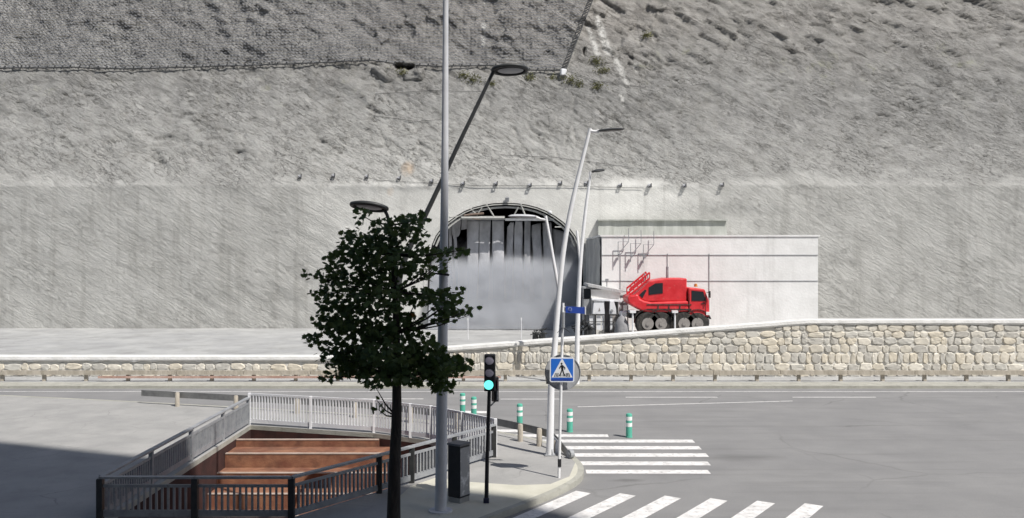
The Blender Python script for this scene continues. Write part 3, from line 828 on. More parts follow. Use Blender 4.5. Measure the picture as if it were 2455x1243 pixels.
# dark hollow rocks under the left net: boulders
for k,(px,py,rx,rz,lab) in enumerate([(925,180,1.1,.75,'pale weathered boulder bulging below the net at the left'),(1000,182,.9,.5,'low boulder between the dark hollow and the grey pole')]):
    c = on_cliff(px,py)+Vector((0,.15,0)); mb = MB(); mb.sphere(c,(rx,.55,rz),40,28)
    for v in mb.v:
        d_ = (v-c); v += d_*(.45*fbm(d_*1.5+Vector((k*5,0,0)),4))
    o = mb.build('boulder', M_CLIFF, fixn=False); 
    for p_ in o.data.polygons: p_.use_smooth = True
    tag(o, lab, 'boulder')

# ------------------------------------------------------------------ stone wall
def wall_top(x):
    t = 1.48 + (x+2.97)*.076
    return max(1.05, min(t, 2.75))
WY = 42.0
def stone_wall():
    root = thing('stone_wall', (0,WY,.1), 'long cream rubble stone retaining wall with a pale mortar coping behind the guard rail', 'stone wall')
    core = MB(); n = 80; 
    for i in range(n):
        x0 = -38+76*i/n; x1 = -38+76*(i+1)/n; z0 = wall_top(x0)-.1; z1 = wall_top(x1)-.1
        core.add([(x0,WY,0),(x1,WY,0),(x1,WY,z1),(x0,WY,z0),(x0,WY+.7,0),(x1,WY+.7,0),(x1,WY+.7,z1),(x0,WY+.7,z0)],[(0,1,2,3),(3,2,6,7),(4,7,6,5)])
    core.build('mortar_core', M_MORTAR, root)
    cp = MB(); m_ = 500; rows = []
    for i in range(m_+1):
        x = -38+76*i/m_; z = wall_top(x); d = .03*noise.noise(Vector((x*1.5,0,0))); e = .06*noise.noise(Vector((x*2.3,4,0)))
        rows.append([(x,WY-.06+e*.5,z-.24+e),(x,WY-.12+d,z-.16),(x,WY-.10+d,z-.03),(x,WY+.0,z+d*.5),(x,WY+.55,z),(x,WY+.75,z-.05),(x,WY+.75,z-.3)])
    o = 0
    for r in rows: cp.v += [Vector(q) for q in r]
    for i in range(m_):
        for k in range(6): cp.f.append((i*7+k,(i+1)*7+k,(i+1)*7+k+1,i*7+k+1))
    cp.build('coping', M_COPING, root, smooth=False)
    sb = MB(); tone = []; rnd = random.Random(3)
    def stone(cx_, cz, w, h, upright=False):
        nn = 9; pts = []
        an0 = rnd.uniform(0,1)
        for k in range(nn):
            an = 2*math.pi*(k+an0)/nn
            ex = rnd.uniform(2.8,5)
            c_, s_ = math.cos(an), math.sin(an)
            rr = (abs(c_)**ex+abs(s_)**ex)**(-1/ex) * rnd.uniform(.80,1.08)
            pts.append((cx_+w/2*c_*rr, cz+h/2*s_*rr))
        dpt = rnd.uniform(.02,.055); o = len(sb.v); tn = rnd.random()
        for x,z in pts: sb.v.append(Vector((x, WY+.02, z)))
        for x,z in pts: sb.v.append(Vector((cx_+(x-cx_)*.95, WY-dpt*.55, cz+(z-cz)*.94)))
        for x,z in pts: sb.v.append(Vector((cx_+(x-cx_)*.84, WY-dpt-rnd.uniform(0,.03), cz+(z-cz)*.80)))
        sb.v.append(Vector((cx_+rnd.uniform(-.03,.03), WY-dpt-.02, cz)))
        for k in range(nn):
            j = (k+1)%nn
            sb.f += [(o+k,o+j,o+nn+j,o+nn+k),(o+nn+k,o+nn+j,o+2*nn+j,o+2*nn+k),(o+2*nn+k,o+2*nn+j,o+3*nn)]
        tone.extend([tn]*(3*nn+1))
    z = .1; row = 0
    while z < 2.9:
        if .50 < z < .72: h = .52
        else: h = rnd.uniform(.24,.40)
        up = h == .52
        x = -37.8
        while x < 37.8:
            w = (rnd.uniform(.10,.2) if x < 2.4 and rnd.random() < .85 else rnd.uniform(.2,.5)) if up else rnd.uniform(.26,.8)
            if z + h*.75 < wall_top(x)-.16:
                zz = z+h/2+rnd.uniform(-.03,.03)
                hh = min(h*rnd.uniform(.9,1.12), 2*(wall_top(x)-.14-zz))
                stone(x+w/2, zz, w*1.05, hh*1.06)
            x += w
        z += h*.97; row += 1
    sb.build('stone_facing', M_STONE, root, fixn=False, attr=tone)
stone_wall()

# ------------------------------------------------------------------ far guard rail
def far_rail():
    root = thing('guard_rail', (0,40.3,.1), 'long weathered timber guard rail standing before the stone wall across the road', 'guard rail')
    mb = MB(); 
    for i in range(26):
        x0 = -39+3*i; mb.box((x0+1.5,40.25,.50+.004*(i%2)),(2.98,.09,.19))
    mb.build('rail_beam', M_WOOD, root)
    mb = MB(); mb.box((-9.5,40.22,.30),(18,.05,.10)); mb.build('lower_beam', M_WOODR, root)
    for i in range(40):
        x = -38+1.88*i+.1
        mb = MB(); mb.cbox((x,40.38,.32),(.15,.15,.50),0,.015); mb.build('post', M_WOOD, root)
far_rail()

# ------------------------------------------------------------------ concrete block right of tunnel
def block():
    root = thing('concrete_block', (4.99,50,1.6), 'big pale concrete retaining block right of the tunnel, grey on its shaded side', 'concrete structure')
    z1 = 6.8; x0 = 4.99
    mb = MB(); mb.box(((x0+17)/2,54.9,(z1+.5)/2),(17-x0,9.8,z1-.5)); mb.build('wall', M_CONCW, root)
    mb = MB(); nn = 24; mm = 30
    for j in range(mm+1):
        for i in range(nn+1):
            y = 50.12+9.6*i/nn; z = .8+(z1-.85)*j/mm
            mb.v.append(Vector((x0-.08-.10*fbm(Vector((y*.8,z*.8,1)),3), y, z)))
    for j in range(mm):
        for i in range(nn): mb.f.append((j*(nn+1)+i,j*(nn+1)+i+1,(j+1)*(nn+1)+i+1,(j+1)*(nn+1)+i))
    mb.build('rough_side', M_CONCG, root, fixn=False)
    mb = MB()
    mb.box((x0+6,49.985,5.7+3/43.16),(12,.03,.035)); mb.box((P(1487,650,50).x,49.985,3.9),(.035,.03,3.9)); mb.box((x0+6,49.985,5.7-59/43.16),(12,.03,.03)); mb.box((P(1700,650,50).x,49.985,3.9),(.035,.03,3.9)); mb.box((P(1600,650,50).x,49.985,3.9),(.035,.03,3.9))
    mb.build('panel_joint', M_GREYM, root)
    mb = MB(); mb.box((x0+6.01,54.9,z1+.04),(12.2,9.9,.09)); mb.build('top_slab', M_CONCW, root)
block()
bd = MB(); p0 = P(1434,530,59.7); p1 = P(1434,569,59.7)
nn=60; mm=14
for j in range(mm+1):
    for i in range(nn+1):
        x = p0.x+8.5*i/nn; z = p1.z+(p0.z-p1.z)*j/mm
        bd.v.append(Vector((x, 59.72-.05*noise.noise(Vector((x*1.5,z*.4,0)))-.22*(1-j/mm), z)))
for j in range(mm):
    for i in range(nn): bd.f.append((j*(nn+1)+i,j*(nn+1)+i+1,(j+1)*(nn+1)+i+1,(j+1)*(nn+1)+i))
o=len(bd.v); 
bd.box((p0.x+4.25,59.72,p0.z+.05),(8.6,.5,.08))
tag(bd.build('stained_wall_panel', M_CONCS, origin=(p0.x,59.7,p1.z), fixn=False), 'grey stained concrete band with a dark top edge above the pale block', 'concrete panel')
# rod brackets on the block
for k,(dx,dy) in enumerate([(0,0),(30,4),(60.5,7)]):
    a = lambda x,y: P(x+dx, y+dy, 49.75)
    if k == 0:
        root = thing('rod_bracket', a(1482,625), 'bent steel rod bracket on the pale block, nearest the shaded corner', 'rod bracket', 'bent rod brackets on the pale block')
        m1 = MB(); m1.tube([a(1507,548),a(1507,580),a(1482,580),a(1482,625)], .022, 6); m1.build('rod', M_GREYM, root)
        m2 = MB(); m2.tube([a(1507,580),a(1485,606),a(1486,612)], .02, 6); m2.build('brace', M_GREYM, root)
        m3 = MB(); m3.box(a(1485,611)+Vector((0,.05,0)),(.12,.2,.09)); m3.build('bracket_foot', M_GREYM, root); rb = root; base = a(1482,625)
    else:
        r2 = copy_tree(rb); r2.location = P(1482+dx,625+dy,49.75)
        r2['label'] = ['middle bent steel rod bracket of the three on the pale block','rod bracket furthest from the shaded corner, above the red vehicle'][k-1]

# ------------------------------------------------------------------ hut and yard clutter
HYd = 48.0
def H(px,py,dy=0): return P(px,py,HYd+dy)
def hut():
    zb = .95
    root = thing('site_hut', (H(1440,790).x,HYd,zb), 'small beige site hut with a sloping grey roof and an open hatch, beside the tunnel', 'hut')
    a = H(1417,695); b = H(1484,700)
    mb = MB(); 
    # walls with the opening left open: upper band, left jamb, middle and right posts, rear wall
    x0, x1 = a.x, b.x+.05
    zt = H(1417,694).z; zo = H(1417,716).z
    mb.box(((x0+x1)/2,HYd+.05,(zt+zo)/2-.05),(x1-x0,.1,zt-zo+.08))
    mb.box(((x0+x1)/2,HYd+2.2,(zt+zb)/2),(x1-x0,.1,zt-zb))
    mb.box((x0+.05,HYd+1.1,(zt+zb)/2-.06),(.1,2.08,zt-zb-.1))
    mb.box((x1-.05,HYd+1.1,(zt+zb)/2-.06),(.1,2.08,zt-zb-.1))
    mb.box((x0+.07,HYd+.02,(zo+zb)/2),(.15,.16,zo-zb))
    mb.box(((x0+x1)/2,HYd+.06,zb+.35),(x1-x0-.3,.1,.7))
    mb.build('wall', M_HUTW, root)
    r0 = H(1409,684); r1 = H(1492,700)
    mb = MB(); ang = math.atan2(r0.z-r1.z, r1.x-r0.x)
    mb.box(((r0.x+r1.x)/2,HYd+1.25,(r0.z+r1.z)/2),((r1.x-r0.x)/math.cos(ang),2.9,.14),M=Matrix.Rotation(ang,3,'Y')); mb.build('roof', M_HUTR, root)
    mb = MB(); q0=H(1400,716); q1=H(1416,693)
    mb.box(((q0.x+q1.x)/2,HYd+.6,(q0.z+q1.z)/2),(q1.x-q0.x,1.0,q1.z-q0.z)); mb.build('window', M_GLASSD, root)
    mb = MB(); mb.box(((q0.x+q1.x)/2,HYd+.62,(q0.z+zb)/2-.03),(q1.x-q0.x,1.06,q0.z-zb-.02)); mb.box(((q0.x+q1.x)/2,HYd+.55,q1.z+.06),(.5,1.3,.08)); mb.build('side_cabin', M_GREYM, root)
    c0 = H(1419,718,-.4); c1 = H(1491,722,-.4)
    mb = MB(); ang = math.atan2(c0.z-c1.z, c1.x-c0.x)
    mb.box(((c0.x+c1.x)/2,HYd-.25,(c0.z+c1.z)/2),((c1.x-c0.x)/math.cos(ang),.5,.10),M=Matrix.Rotation(ang,3,'Y')); mb.build('canopy', M_WHITE, root)
    for px in (1484,):
        mb = MB(); t = H(px,722,-.4); mb.tube([Vector((t.x,HYd-.4,zb)),t], .04, 8); mb.build('canopy_post', M_POLEW, root)
    mb = MB(); mb.box((H(1457,740).x,HYd+.5,2.4),(.18,.1,2.0)); mb.build('door', M_GREYM, root)
    mb = MB(); t = H(1455,672); mb.box(t,(.16,.14,.14)); mb.tube([t+Vector((0,0,-.35)),t],.025,6); mb.build('roof_camera', M_GREYM, root)
hut()
def panel_thing(name, pts, m, y0, y1, lab, cat, extra=None):
    mb = MB(); poly = [(P(a,b,y0).x,P(a,b,y0).z) for a,b in pts]; mb.prism_y(poly, y0, y1)
    if extra: extra(mb)
    c = P(pts[0][0],pts[0][1],y0)
    return tag(mb.build(name, m, origin=(c.x,y0,1.2)), lab, cat)
# white equipment boxes
rt = thing('equipment_cabinet', (H(1437,790).x,47.3,1.0), 'white tapered equipment cabinet with a small triangle mark in the hut opening', 'cabinet')
mb = MB(); q = lambda a,b: (P(a,b,47.3).x,P(a,b,47.3).z)
mb.prism_y([q(1424,727),q(1448,727),q(1450,753),q(1421,753)],47.3,47.75); mb.build('cabinet_hood', M_WHITE, rt)
mb = MB(); mb.prism_y([q(1434.5,746),q(1437,738),q(1439.5,746)],47.285,47.299); mb.build('mark', M_RIM, rt)
mb = MB(); mb.box((P(1437,770,47.5).x,47.55,1.85),(.5,.4,1.7)); mb.build('cabinet_base', M_HUTW, rt)
mb = MB(); mb.box((P(1436,723,47.5).x,47.5,P(1436,724.5,47.5).z),(.54,.3,.08)); mb.build('cabinet_lid', M_GREYM, rt)
rt = thing('generator', (H(1472,790).x,47.3,1.0), 'white generator unit with a round fan standing under the right end of the canopy', 'generator')
mb = MB(); mb.prism_y([q(1463,723),q(1472,723),q(1477,740),q(1478,753),q(1462,753)],47.3,47.7); mb.build('casing', M_WHITE, rt)
mb = MB(); c = P(1467,745,47.29); mb.tube([c, c+Vector((0,-.04,0))], .07, 14); mb.build('fan', M_GREYM, rt)
mb = MB(); mb.cbox((P(1470,772,47.5).x,47.5,1.8),(.40,.4,1.55),0,.03); mb.build('stand', M_RIM, rt)
mb = MB(); c = P(1478,779,47.1); mb.tube([c, c+Vector((0,.1,0))], .15, 16); mb.build('hose_reel', M_HUTW, rt)
# black steel barriers
def barrier(x0, x1, lab, group, boards):
    a = P(x0,755,46.9); b = P(x1,755,46.9); zb = yard_h(a.x)
    r = thing('steel_barrier', (a.x,46.9,zb), lab, 'barrier', group)
    mb = MB(); mb.tube([a,b],.03,6); mb.tube([P(x0,772,46.9),P(x1,772,46.9)],.025,6); mb.build('rail', M_BLACK, r)
    n = max(2,int((b.x-a.x)/.28)+1)
    for i in range(n):
        x = a.x+(b.x-a.x)*i/(n-1); mb = MB(); mb.tube([(x,46.9,zb),(x,46.9,a.z)],.028,6); mb.build('post', M_BLACK, r)
    for (u,v) in boards:
        mb = MB(); c = P((u+v)/2,772,47.0); mb.box((c.x,46.98,c.z-.05),((v-u)/46,.03,.72)); mb.build('board', M_WHITE, r)
barrier(1404,1427,'short black steel barrier at the tunnel side of the hut','black barriers before the hut',[(1413,1423)])
barrier(1428,1450,'black steel barrier right in front of the white tapered cabinet','black barriers before the hut',[(1430,1440),(1443,1448)])
barrier(1461,1484,'black steel barrier in front of the generator','black barriers before the hut',[(1463,1468)])
# pile, machinery clutter
mb = MB(); c = P(1491,790,46.6); mb.sphere((c.x,46.6,1.5),(.42,.4,1.12),18,10,half=True)
for v in mb.v: v.x += .06*noise.noise(v*3); v.z += .1*noise.noise(v*2)
tag(mb.build('covered_pile', M_TARP, origin=(c.x,46.6,1.3), smooth=True), 'pointed heap under a grey tarp between generator and red construction vehicle', 'tarp heap')
mb = MB(); c = P(1494,752,46.9); mb.cbox((c.x,46.9,c.z),(.34,.3,.26),.2,.04); mb.tube([P(1497,765,46.7),P(1492,778,46.7)],.07,8); mb.box((c.x-.02,46.95,c.z-.55),(.26,.26,.8))
tag(mb.build('white_tank', M_WHITE, origin=(c.x,46.9,1.6)), 'small white tank behind the pointed tarp heap', 'tank')
def scrap(cx_, cy_, Y, w, lab, k):
    rnd = random.Random(k); mb = MB(); c = P(cx_,cy_,Y); zb = yard_h(c.x)
    for i in range(26):
        p = Vector((c.x+rnd.uniform(-w,w), Y+rnd.uniform(-.3,.3), c.z+rnd.uniform(-.22,.22)))
        q_ = p+Vector((rnd.uniform(-.3,.3),rnd.uniform(-.2,.2),rnd.uniform(-.25,.25))); mb.tube([p,q_],rnd.uniform(.02,.05),5)
    for i in range(4):
        x = c.x+rnd.uniform(-w,w)*.8; mb.box((x,Y,(zb+c.z)/2),(.14,.3,c.z-zb+.1),rnd.random())
    tag(mb.build('scrap_heap', M_DARK, origin=(c.x,Y,zb)), lab, 'scrap heap')
scrap(1402,785,47.0,.38,'dark tangle of steel scrap at the foot of the distant lamp post',5)
scrap(1388,790,50,.2,'small dark tangle of scrap behind the street name sign post',8)
scrap(1292,801,50,.30,'low dark debris lying before the dusty tunnel mouth',6)
for k,(px,lab) in enumerate([(1122,'thin white stake before the tunnel, near the tree tip'),(1250,'thin white stake before the middle of the tunnel')]):
    p = P(px,762,52); mb = MB(); mb.tube([(p.x,52,.9),(p.x,52,p.z)],.022,6); mb.box((p.x,52,p.z-.08),(.07,.03,.16))
    tag(mb.build('marker_stake', M_POLEW, origin=(p.x,52,.9)), lab, 'stake', 'thin stakes before the tunnel')
# frame beside hut
mb = MB()
for (a,b,w) in [((1505,700),(1505,790),.035),((1480,700),(1506,699),.03),((1484,708),(1530,706),.03),((1484,722),(1506,722),.03),((1484,700),(1484,790),.03)]:
    mb.tube([P(*a,48.9),P(*b,48.9)],w,6)
mb.box(P(1495,712,49.1),(.5,.1,.12)); mb.box(P(1494,734,49.2),(.5,.1,.55))
tag(mb.build('pipe_frame', M_GREYM, origin=(P(1490,790,48.9).x,48.9,1.5)), 'grey pipe frame between the hut and the red construction vehicle', 'pipe frame')

# ------------------------------------------------------------------ red construction vehicle
def crane():
    Y = 46.4; q = lambda a,b: (P(a,b,Y).x,P(a,b,Y).z)
    root = thing('construction_vehicle', (P(1600,790,Y).x,Y,1.6), 'bright red heavy construction vehicle with a sloping pointed front, parked above the stone wall', 'construction vehicle')
    mb = MB(); mb.prism_y([q(1504,713),q(1511,709),q(1520,708),q(1529,706),q(1535,717),q(1545,722),q(1560,725),q(1650,722),q(1652,748),q(1560,750),q(1538,746),q(1518,735),q(1506,727)],Y,Y+2.1); 
    b = mb.build('body', M_RED, root); bv = b.modifiers.new('b','BEVEL'); bv.width = .08; bv.segments = 2
    mb = MB(); mb.prism_y([q(1650,690),q(1690,694),q(1700,722),q(1702,760),q(1653,760)],Y,Y+2.0); c = mb.build('cab', M_RED, root); bv = c.modifiers.new('b','BEVEL'); bv.width=.06; bv.segments=2
    mb = MB(); mb.prism_y([q(1658,697),q(1686,700),q(1693,722),q(1658,722)],Y-.02,Y-.004); mb.build('window', M_GLASSD, c)
    mb = MB(); e_ = P(1700,752,Y); mb.cbox((e_.x-.05,Y-.03,e_.z),(.22,.06,.16),0,.01); mb.build('headlight', M_REFL, c)
    mb = MB(); e_ = P(1694,706,Y); mb.box((e_.x+.12,Y-.18,e_.z),(.06,.2,.34)); mb.tube([(e_.x,Y,e_.z+.1),(e_.x+.12,Y-.16,e_.z+.1)],.02,6); mb.build('mirror', M_TYRE, c)
    mb = MB(); e_ = P(1672,742,Y); mb.box((e_.x-.42,Y-.004,e_.z+.25),(.025,.008,1.1)); mb.box((e_.x+.42,Y-.004,e_.z+.25),(.025,.008,1.1)); mb.box((e_.x+.28,Y-.02,e_.z+.3),(.16,.04,.04)); mb.build('door_seam', M_TYRE, c)
    mb = MB(); e_ = P(1668,688,Y+.8); mb.tube([e_,e_+Vector((0,0,.16))],[.10,.07],12); mb.build('beacon', M_LEAFO, c)
    mb = MB()
    for x_ in (1553,1585,1640,1672):
        e_ = P(x_,776,Y); e_.z = 2.22
        pts_ = [e_+Vector((.74*math.cos(math.radians(a_)),.2,.74*math.sin(math.radians(a_)))) for a_ in range(20,161,14)]
        for p_a, p_b in zip(pts_[:-1], pts_[1:]): mb.box((p_a+p_b)/2, ((p_b-p_a).length+.02,.5,.03), M=Matrix.Rotation(-math.atan2((p_b-p_a).z,(p_b-p_a).x),3,'Y'))
    mb.build('mudguards', M_TYRE, root)
    mb = MB(); mb.box((P(1605,757,Y).x,Y+1.0,P(1605,757,Y).z),(4.1,1.5,.3)); mb.build('chassis', M_BLACK, root)
    mb = MB(); 
    for a in (1525,1534,1542): mb.cbox((P(a,764,Y).x,Y+.5,P(a,764,Y).z),(.2,.5,.5),0,.04)
    mb.build('engine_parts', mat('oily_red_parts',(.10,.03,.03),.6,(.25,.12,.11),5), root)
    mb = MB(); mb.prism_y([q(1521,709),q(1540,693),q(1561,675),q(1600,668),q(1648,668),q(1648,724),q(1548,724),q(1538,719)],Y+.12,Y+1.95); up_ = mb.build('upper_body', M_RED, root); bv = up_.modifiers.new('b','BEVEL'); bv.width=.06; bv.segments=2
    mb = MB(); mb.prism_y([q(1533,708),q(1547,695),q(1551,697),q(1541,716)],Y+.10,Y+.1197); mb.prism_y([q(1556,690),q(1572,680),q(1590,679),q(1590,704),q(1556,708)],Y+.10,Y+.1197); mb.build('window', M_GLASSD, up_)
    s0, s1 = P(1512,708,Y), P(1560,668,Y)
    for sy in (.35,1.55):
        mb = MB()
        for h in (0,.30):
            mb.tube([s0+Vector((0,sy,h)),s1+Vector((0,sy,h))],.05,8)
        for k in range(6):
            t = k/5; a_ = s0.lerp(s1,t)+Vector((0,sy,0)); mb.tube([a_,a_+Vector((0,0,.30))],.03,6)
        mb.build('front_frame', M_RED, root)
    for a in (1545,1553):
        mb = MB(); mb.tube([P(a,688,Y+.9),P(a,655,Y+.9)],.03,6); mb.build('rod', M_GREYM, root)
    mb = MB(); mb.tube([P(1600,670,Y+1),P(1600,640,Y+1)],.07,10); mb.build('exhaust_pipe', M_GREYM, root)
    mb = MB(); mb.box((P(1604,731,Y).x,Y-.015,P(1604,731,Y).z),(2.3,.03,.05)); mb.box((P(1604,742,Y).x,Y-.015,P(1604,742,Y).z),(2.3,.03,.05))
    for a in (1578,1604,1630): mb.box((P(a,736.5,Y).x,Y-.018,P(a,736.5,Y).z),(.05,.036,.22))
    mb.build('side_locker', M_TYRE, root)
    for px in (1553,1585,1640,1672):
        mb = MB(); c = P(px,776,Y+.0); c.z = 1.6+.62
        mb.tube([c+Vector((0,-.02,0)),c+Vector((0,.05,0)),c+Vector((0,.40,0)),c+Vector((0,.45,0))],[.56,.62,.62,.56],28); w = mb.build('wheel', M_TYRE, root, smooth=True)
        mb = MB(); mb.tube([c+Vector((0,-.05,0)),c+Vector((0,.1,0))],[.30,.34],20); mb.tube([c+Vector((0,-.10,0)),c+Vector((0,.0,0))],.1,12); mb.build('rim', M_RIM, w)
    for px in (1517,1618):
        mb = MB(); c = P(px,748,Y-.2); mb.tube([c,Vector((c.x,c.y,1.7))],.045,8); mb.box((c.x,c.y,1.66),(.3,.3,.1)); mb.box((c.x,c.y+.3,c.z),(.3,.8,.12)); mb.build('jack_leg', M_POLEW, root)
crane()

# ------------------------------------------------------------------ lamp posts
def flathead(mb_, c, L_, W_, T_, ang, tilt=0, rx=0):
    # elongated oval luminaire body centred at c, long axis in direction ang (about z)
    R = Matrix.Rotation(rx,3,'X') @ Matrix.Rotation(ang,3,'Z') @ Matrix.Rotation(tilt,3,'Y')
    o = len(mb_.v); n = 28; prof = [(.0,.5),(.45,.47),(.8,.32),(1,.0),(.86,-.3),(.0,-.34)]
    for (r,zz) in prof:
        for k in range(n):
            a = 2*math.pi*k/n; mb_.v.append(Vector(c)+R@Vector((r*L_/2*math.cos(a), r*W_/2*math.sin(a), zz*T_)))
    for i in range(len(prof)-1):
        for k in range(n):
            j=(k+1)%n; mb_.f.append((o+i*n+k,o+(i+1)*n+k,o+(i+1)*n+j,o+i*n+j))
def ellring(c, L_, W_, r, ang, tilt=0, rx=-.28):
    R = Matrix.Rotation(rx,3,'X') @ Matrix.Rotation(ang,3,'Z') @ Matrix.Rotation(tilt,3,'Y'); 
    pts = [Vector(c)+R@Vector((L_/2*math.cos(2*math.pi*k/32),W_/2*math.sin(2*math.pi*k/32),0)) for k in range(33)]
    return pts
# white leaning lamp near the crossing
def lampA():
    Y = 12000/(1092-HY); b = P(1318,1092,Y); b.z = SW
    r = thing('street_lamp', b, 'tall white leaning lamp post standing at the crossing corner beside the crossing sign', 'street lamp', 'leaning lamp posts')
    pts = [b]+[P(x,y,Y) for x,y in [(1320,1000),(1322,920),(1328.5,850),(1337,740),(1348,625),(1363,530),(1380,450),(1397,381),(1415,308)]]
    cp = catmull(pts,5); n = len(cp); mb = MB()
    mb.tube(cp,[.105-.06*i/(n-1) for i in range(n)],16); m = mb.build('mast', M_POLEW, r, smooth=True)
    mb = MB(); mb.cbox(b+Vector((0,0,.02)),(.30,.30,.03),0,.005)
    for s in range(4):
        a = s*math.pi/2+.6; v = Vector((math.cos(a),math.sin(a),0)); w = Vector((-v.y,v.x,0))*.012
        mb.add([b+v*.09+w,b+v*.145+w+Vector((0,0,.04)),b+v*.09+w+Vector((0,0,.24)),b+v*.09-w,b+v*.145-w+Vector((0,0,.04)),b+v*.09-w+Vector((0,0,.24))],[(0,1,2),(3,5,4),(1,4,5,2),(0,2,5,3)])
    mb.build('base_plate', M_GREYM, m)
    mb = MB(); mb.tube([P(1415,314,Y),P(1426,316,Y),P(1437,315,Y)],[.045,.04,.05],10); mb.build('arm', M_POLEW, r)
    mb = MB(); flathead(mb,P(1464,312,Y),.80,.34,.085,0,-.07); h = mb.build('lamp_head', M_DARK, r, smooth=True)
    Y2 = Y
    mb = MB(); bp = [P(1341.5,708,Y2),P(1335.5,672,Y2),P(1327,625,Y2),P(1318,572,Y2),P(1308,518,Y2)]
    mb.tube(bp,[.05,.05,.045,.042,.04],12); mb.build('branch', M_POLEW, r, smooth=True)
    mb = MB(); mb.tube([P(1309,528,Y2),P(1297,526,Y2),P(1284,521,Y2)],[.04,.035,.045],10); mb.build('arm', M_POLEW, r)
    mb = MB(); flathead(mb,P(1253,519,Y2),.82,.34,.11,0,.02); mb.build('lamp_head', M_POLEG, r, smooth=True)
lampA()
def lampB():
    Y = 39.4; b = P(1383,922,Y); b.z = .12
    r = thing('street_lamp', b, 'white leaning lamp post across the road before the stone wall, with a small dark head', 'street lamp', 'leaning lamp posts')
    pts = [b]+[P(x,y,Y) for x,y in [(1383.5,850),(1385,780),(1388,700),(1392,625),(1399,550),(1407,480),(1413,440),(1416,412)]]
    cp = catmull(pts,4); n = len(cp); mb = MB(); mb.tube(cp,[.115-.065*i/(n-1) for i in range(n)],14); mb.build('mast', M_POLEW, r, smooth=True)
    mb = MB(); mb.tube([P(1416,414,Y),P(1423,411,Y)],.04,8); mb.build('arm', M_DARK, r)
    mb = MB(); flathead(mb,P(1435,410,Y),.62,.42,.16,.5,-.15); mb.build('lamp_head', M_DARK, r, smooth=True)
    mb = MB(); mb.tube([P(1392,640,Y),P(1388,600,Y),P(1383,553,Y)],[.06,.055,.05],10); mb.build('branch', M_POLEW, r, smooth=True)
lampB()
def lampC():
    Y = 21.0; b = P(951,1190,Y); b.z = SW
    r = thing('street_lamp', b, 'dark lamp post with large oval head on a long slanting arm behind the tree', 'street lamp', 'leaning lamp posts')
    pts = [b]+[P(x,y,Y) for x,y in [(951,1000),(952,850),(953,740),(958,670),(975,612),(1012,533),(1060,432),(1100,345),(1140,262),(1180,178)]]
    cp = catmull(pts,5); n = len(cp); mb = MB(); mb.tube(cp,[.085-.045*i/(n-1) for i in range(n)],12); mb.build('mast', M_DARK, r, smooth=True)
    c = P(1222,168,Y); mb = MB(); mb.tube(ellring(c,.80,.46,0,0,-.03),.042,10,cap=False); 
    flathead(mb,c+Vector((0,0,.03)),.80,.44,.10,0,-.03,-.28)
    mb.tube([P(1178,182,Y),P(1183,173,Y),c+Vector((-.36,0,.01))],[.04,.05,.05],10)
    h = mb.build('lamp_head', M_DARK, r, smooth=True)
    mb = MB(); flathead(mb,c+Vector((0.02,0,-.022)),.60,.30,.035,0,-.03,-.28); mb.build('diffuser', M_DISC, h, smooth=True)
    mb = MB(); mb.tube(catmull([P(955,700,Y),P(945,620,Y),P(935,560,Y),P(930,522,Y),P(922,505,Y)],4),.04,10); mb.build('branch', M_DARK, r, smooth=True)
    c = P(885,496,Y); mb = MB(); mb.tube(ellring(c,.84,.5,0,0,.12),.045,10,cap=False); flathead(mb,c+Vector((0,0,.04)),.84,.46,.11,0,.12,-.28); h=mb.build('lamp_head', M_DARK, r, smooth=True)
    mb = MB(); flathead(mb,c+Vector((0,0,-.02)),.6,.3,.04,0,.12,-.28); mb.build('diffuser', M_DISC, h, smooth=True)
lampC()
# tall grey pole
Yp = 19.6
b = P(1056,1240,Yp); b.z = SW
r = thing('tall_pole', b, 'thick tall grey metal pole rising out of the top of the picture beside the tree', 'pole')
mb = MB(); cp = [b]+[P(x,y,Yp) for x,y in [(1057,1190),(1060,900),(1064,600),(1066,455),(1067.5,250),(1068.5,30),(1070,-400)]]
wd = [14.3,14,13,10,9,7.6,6.6,4.5]
mb.tube(cp,[w/2158*Yp for w in wd],24); mb.build('mast', M_POLEG, r, smooth=True)
mb = MB(); q = P(1058,658,Yp-.15); mb.tube([P(1034,656,Yp-.15),P(1060,657,Yp-.15),P(1077,660,Yp-.15)],[.012,.03,.025],8); mb.build('cross_bar', M_BLACK, r)
mb = MB(); mb.tube([b,b+Vector((0,0,.04))],.26,20); mb.build('base_plate', M_POLEG, r)

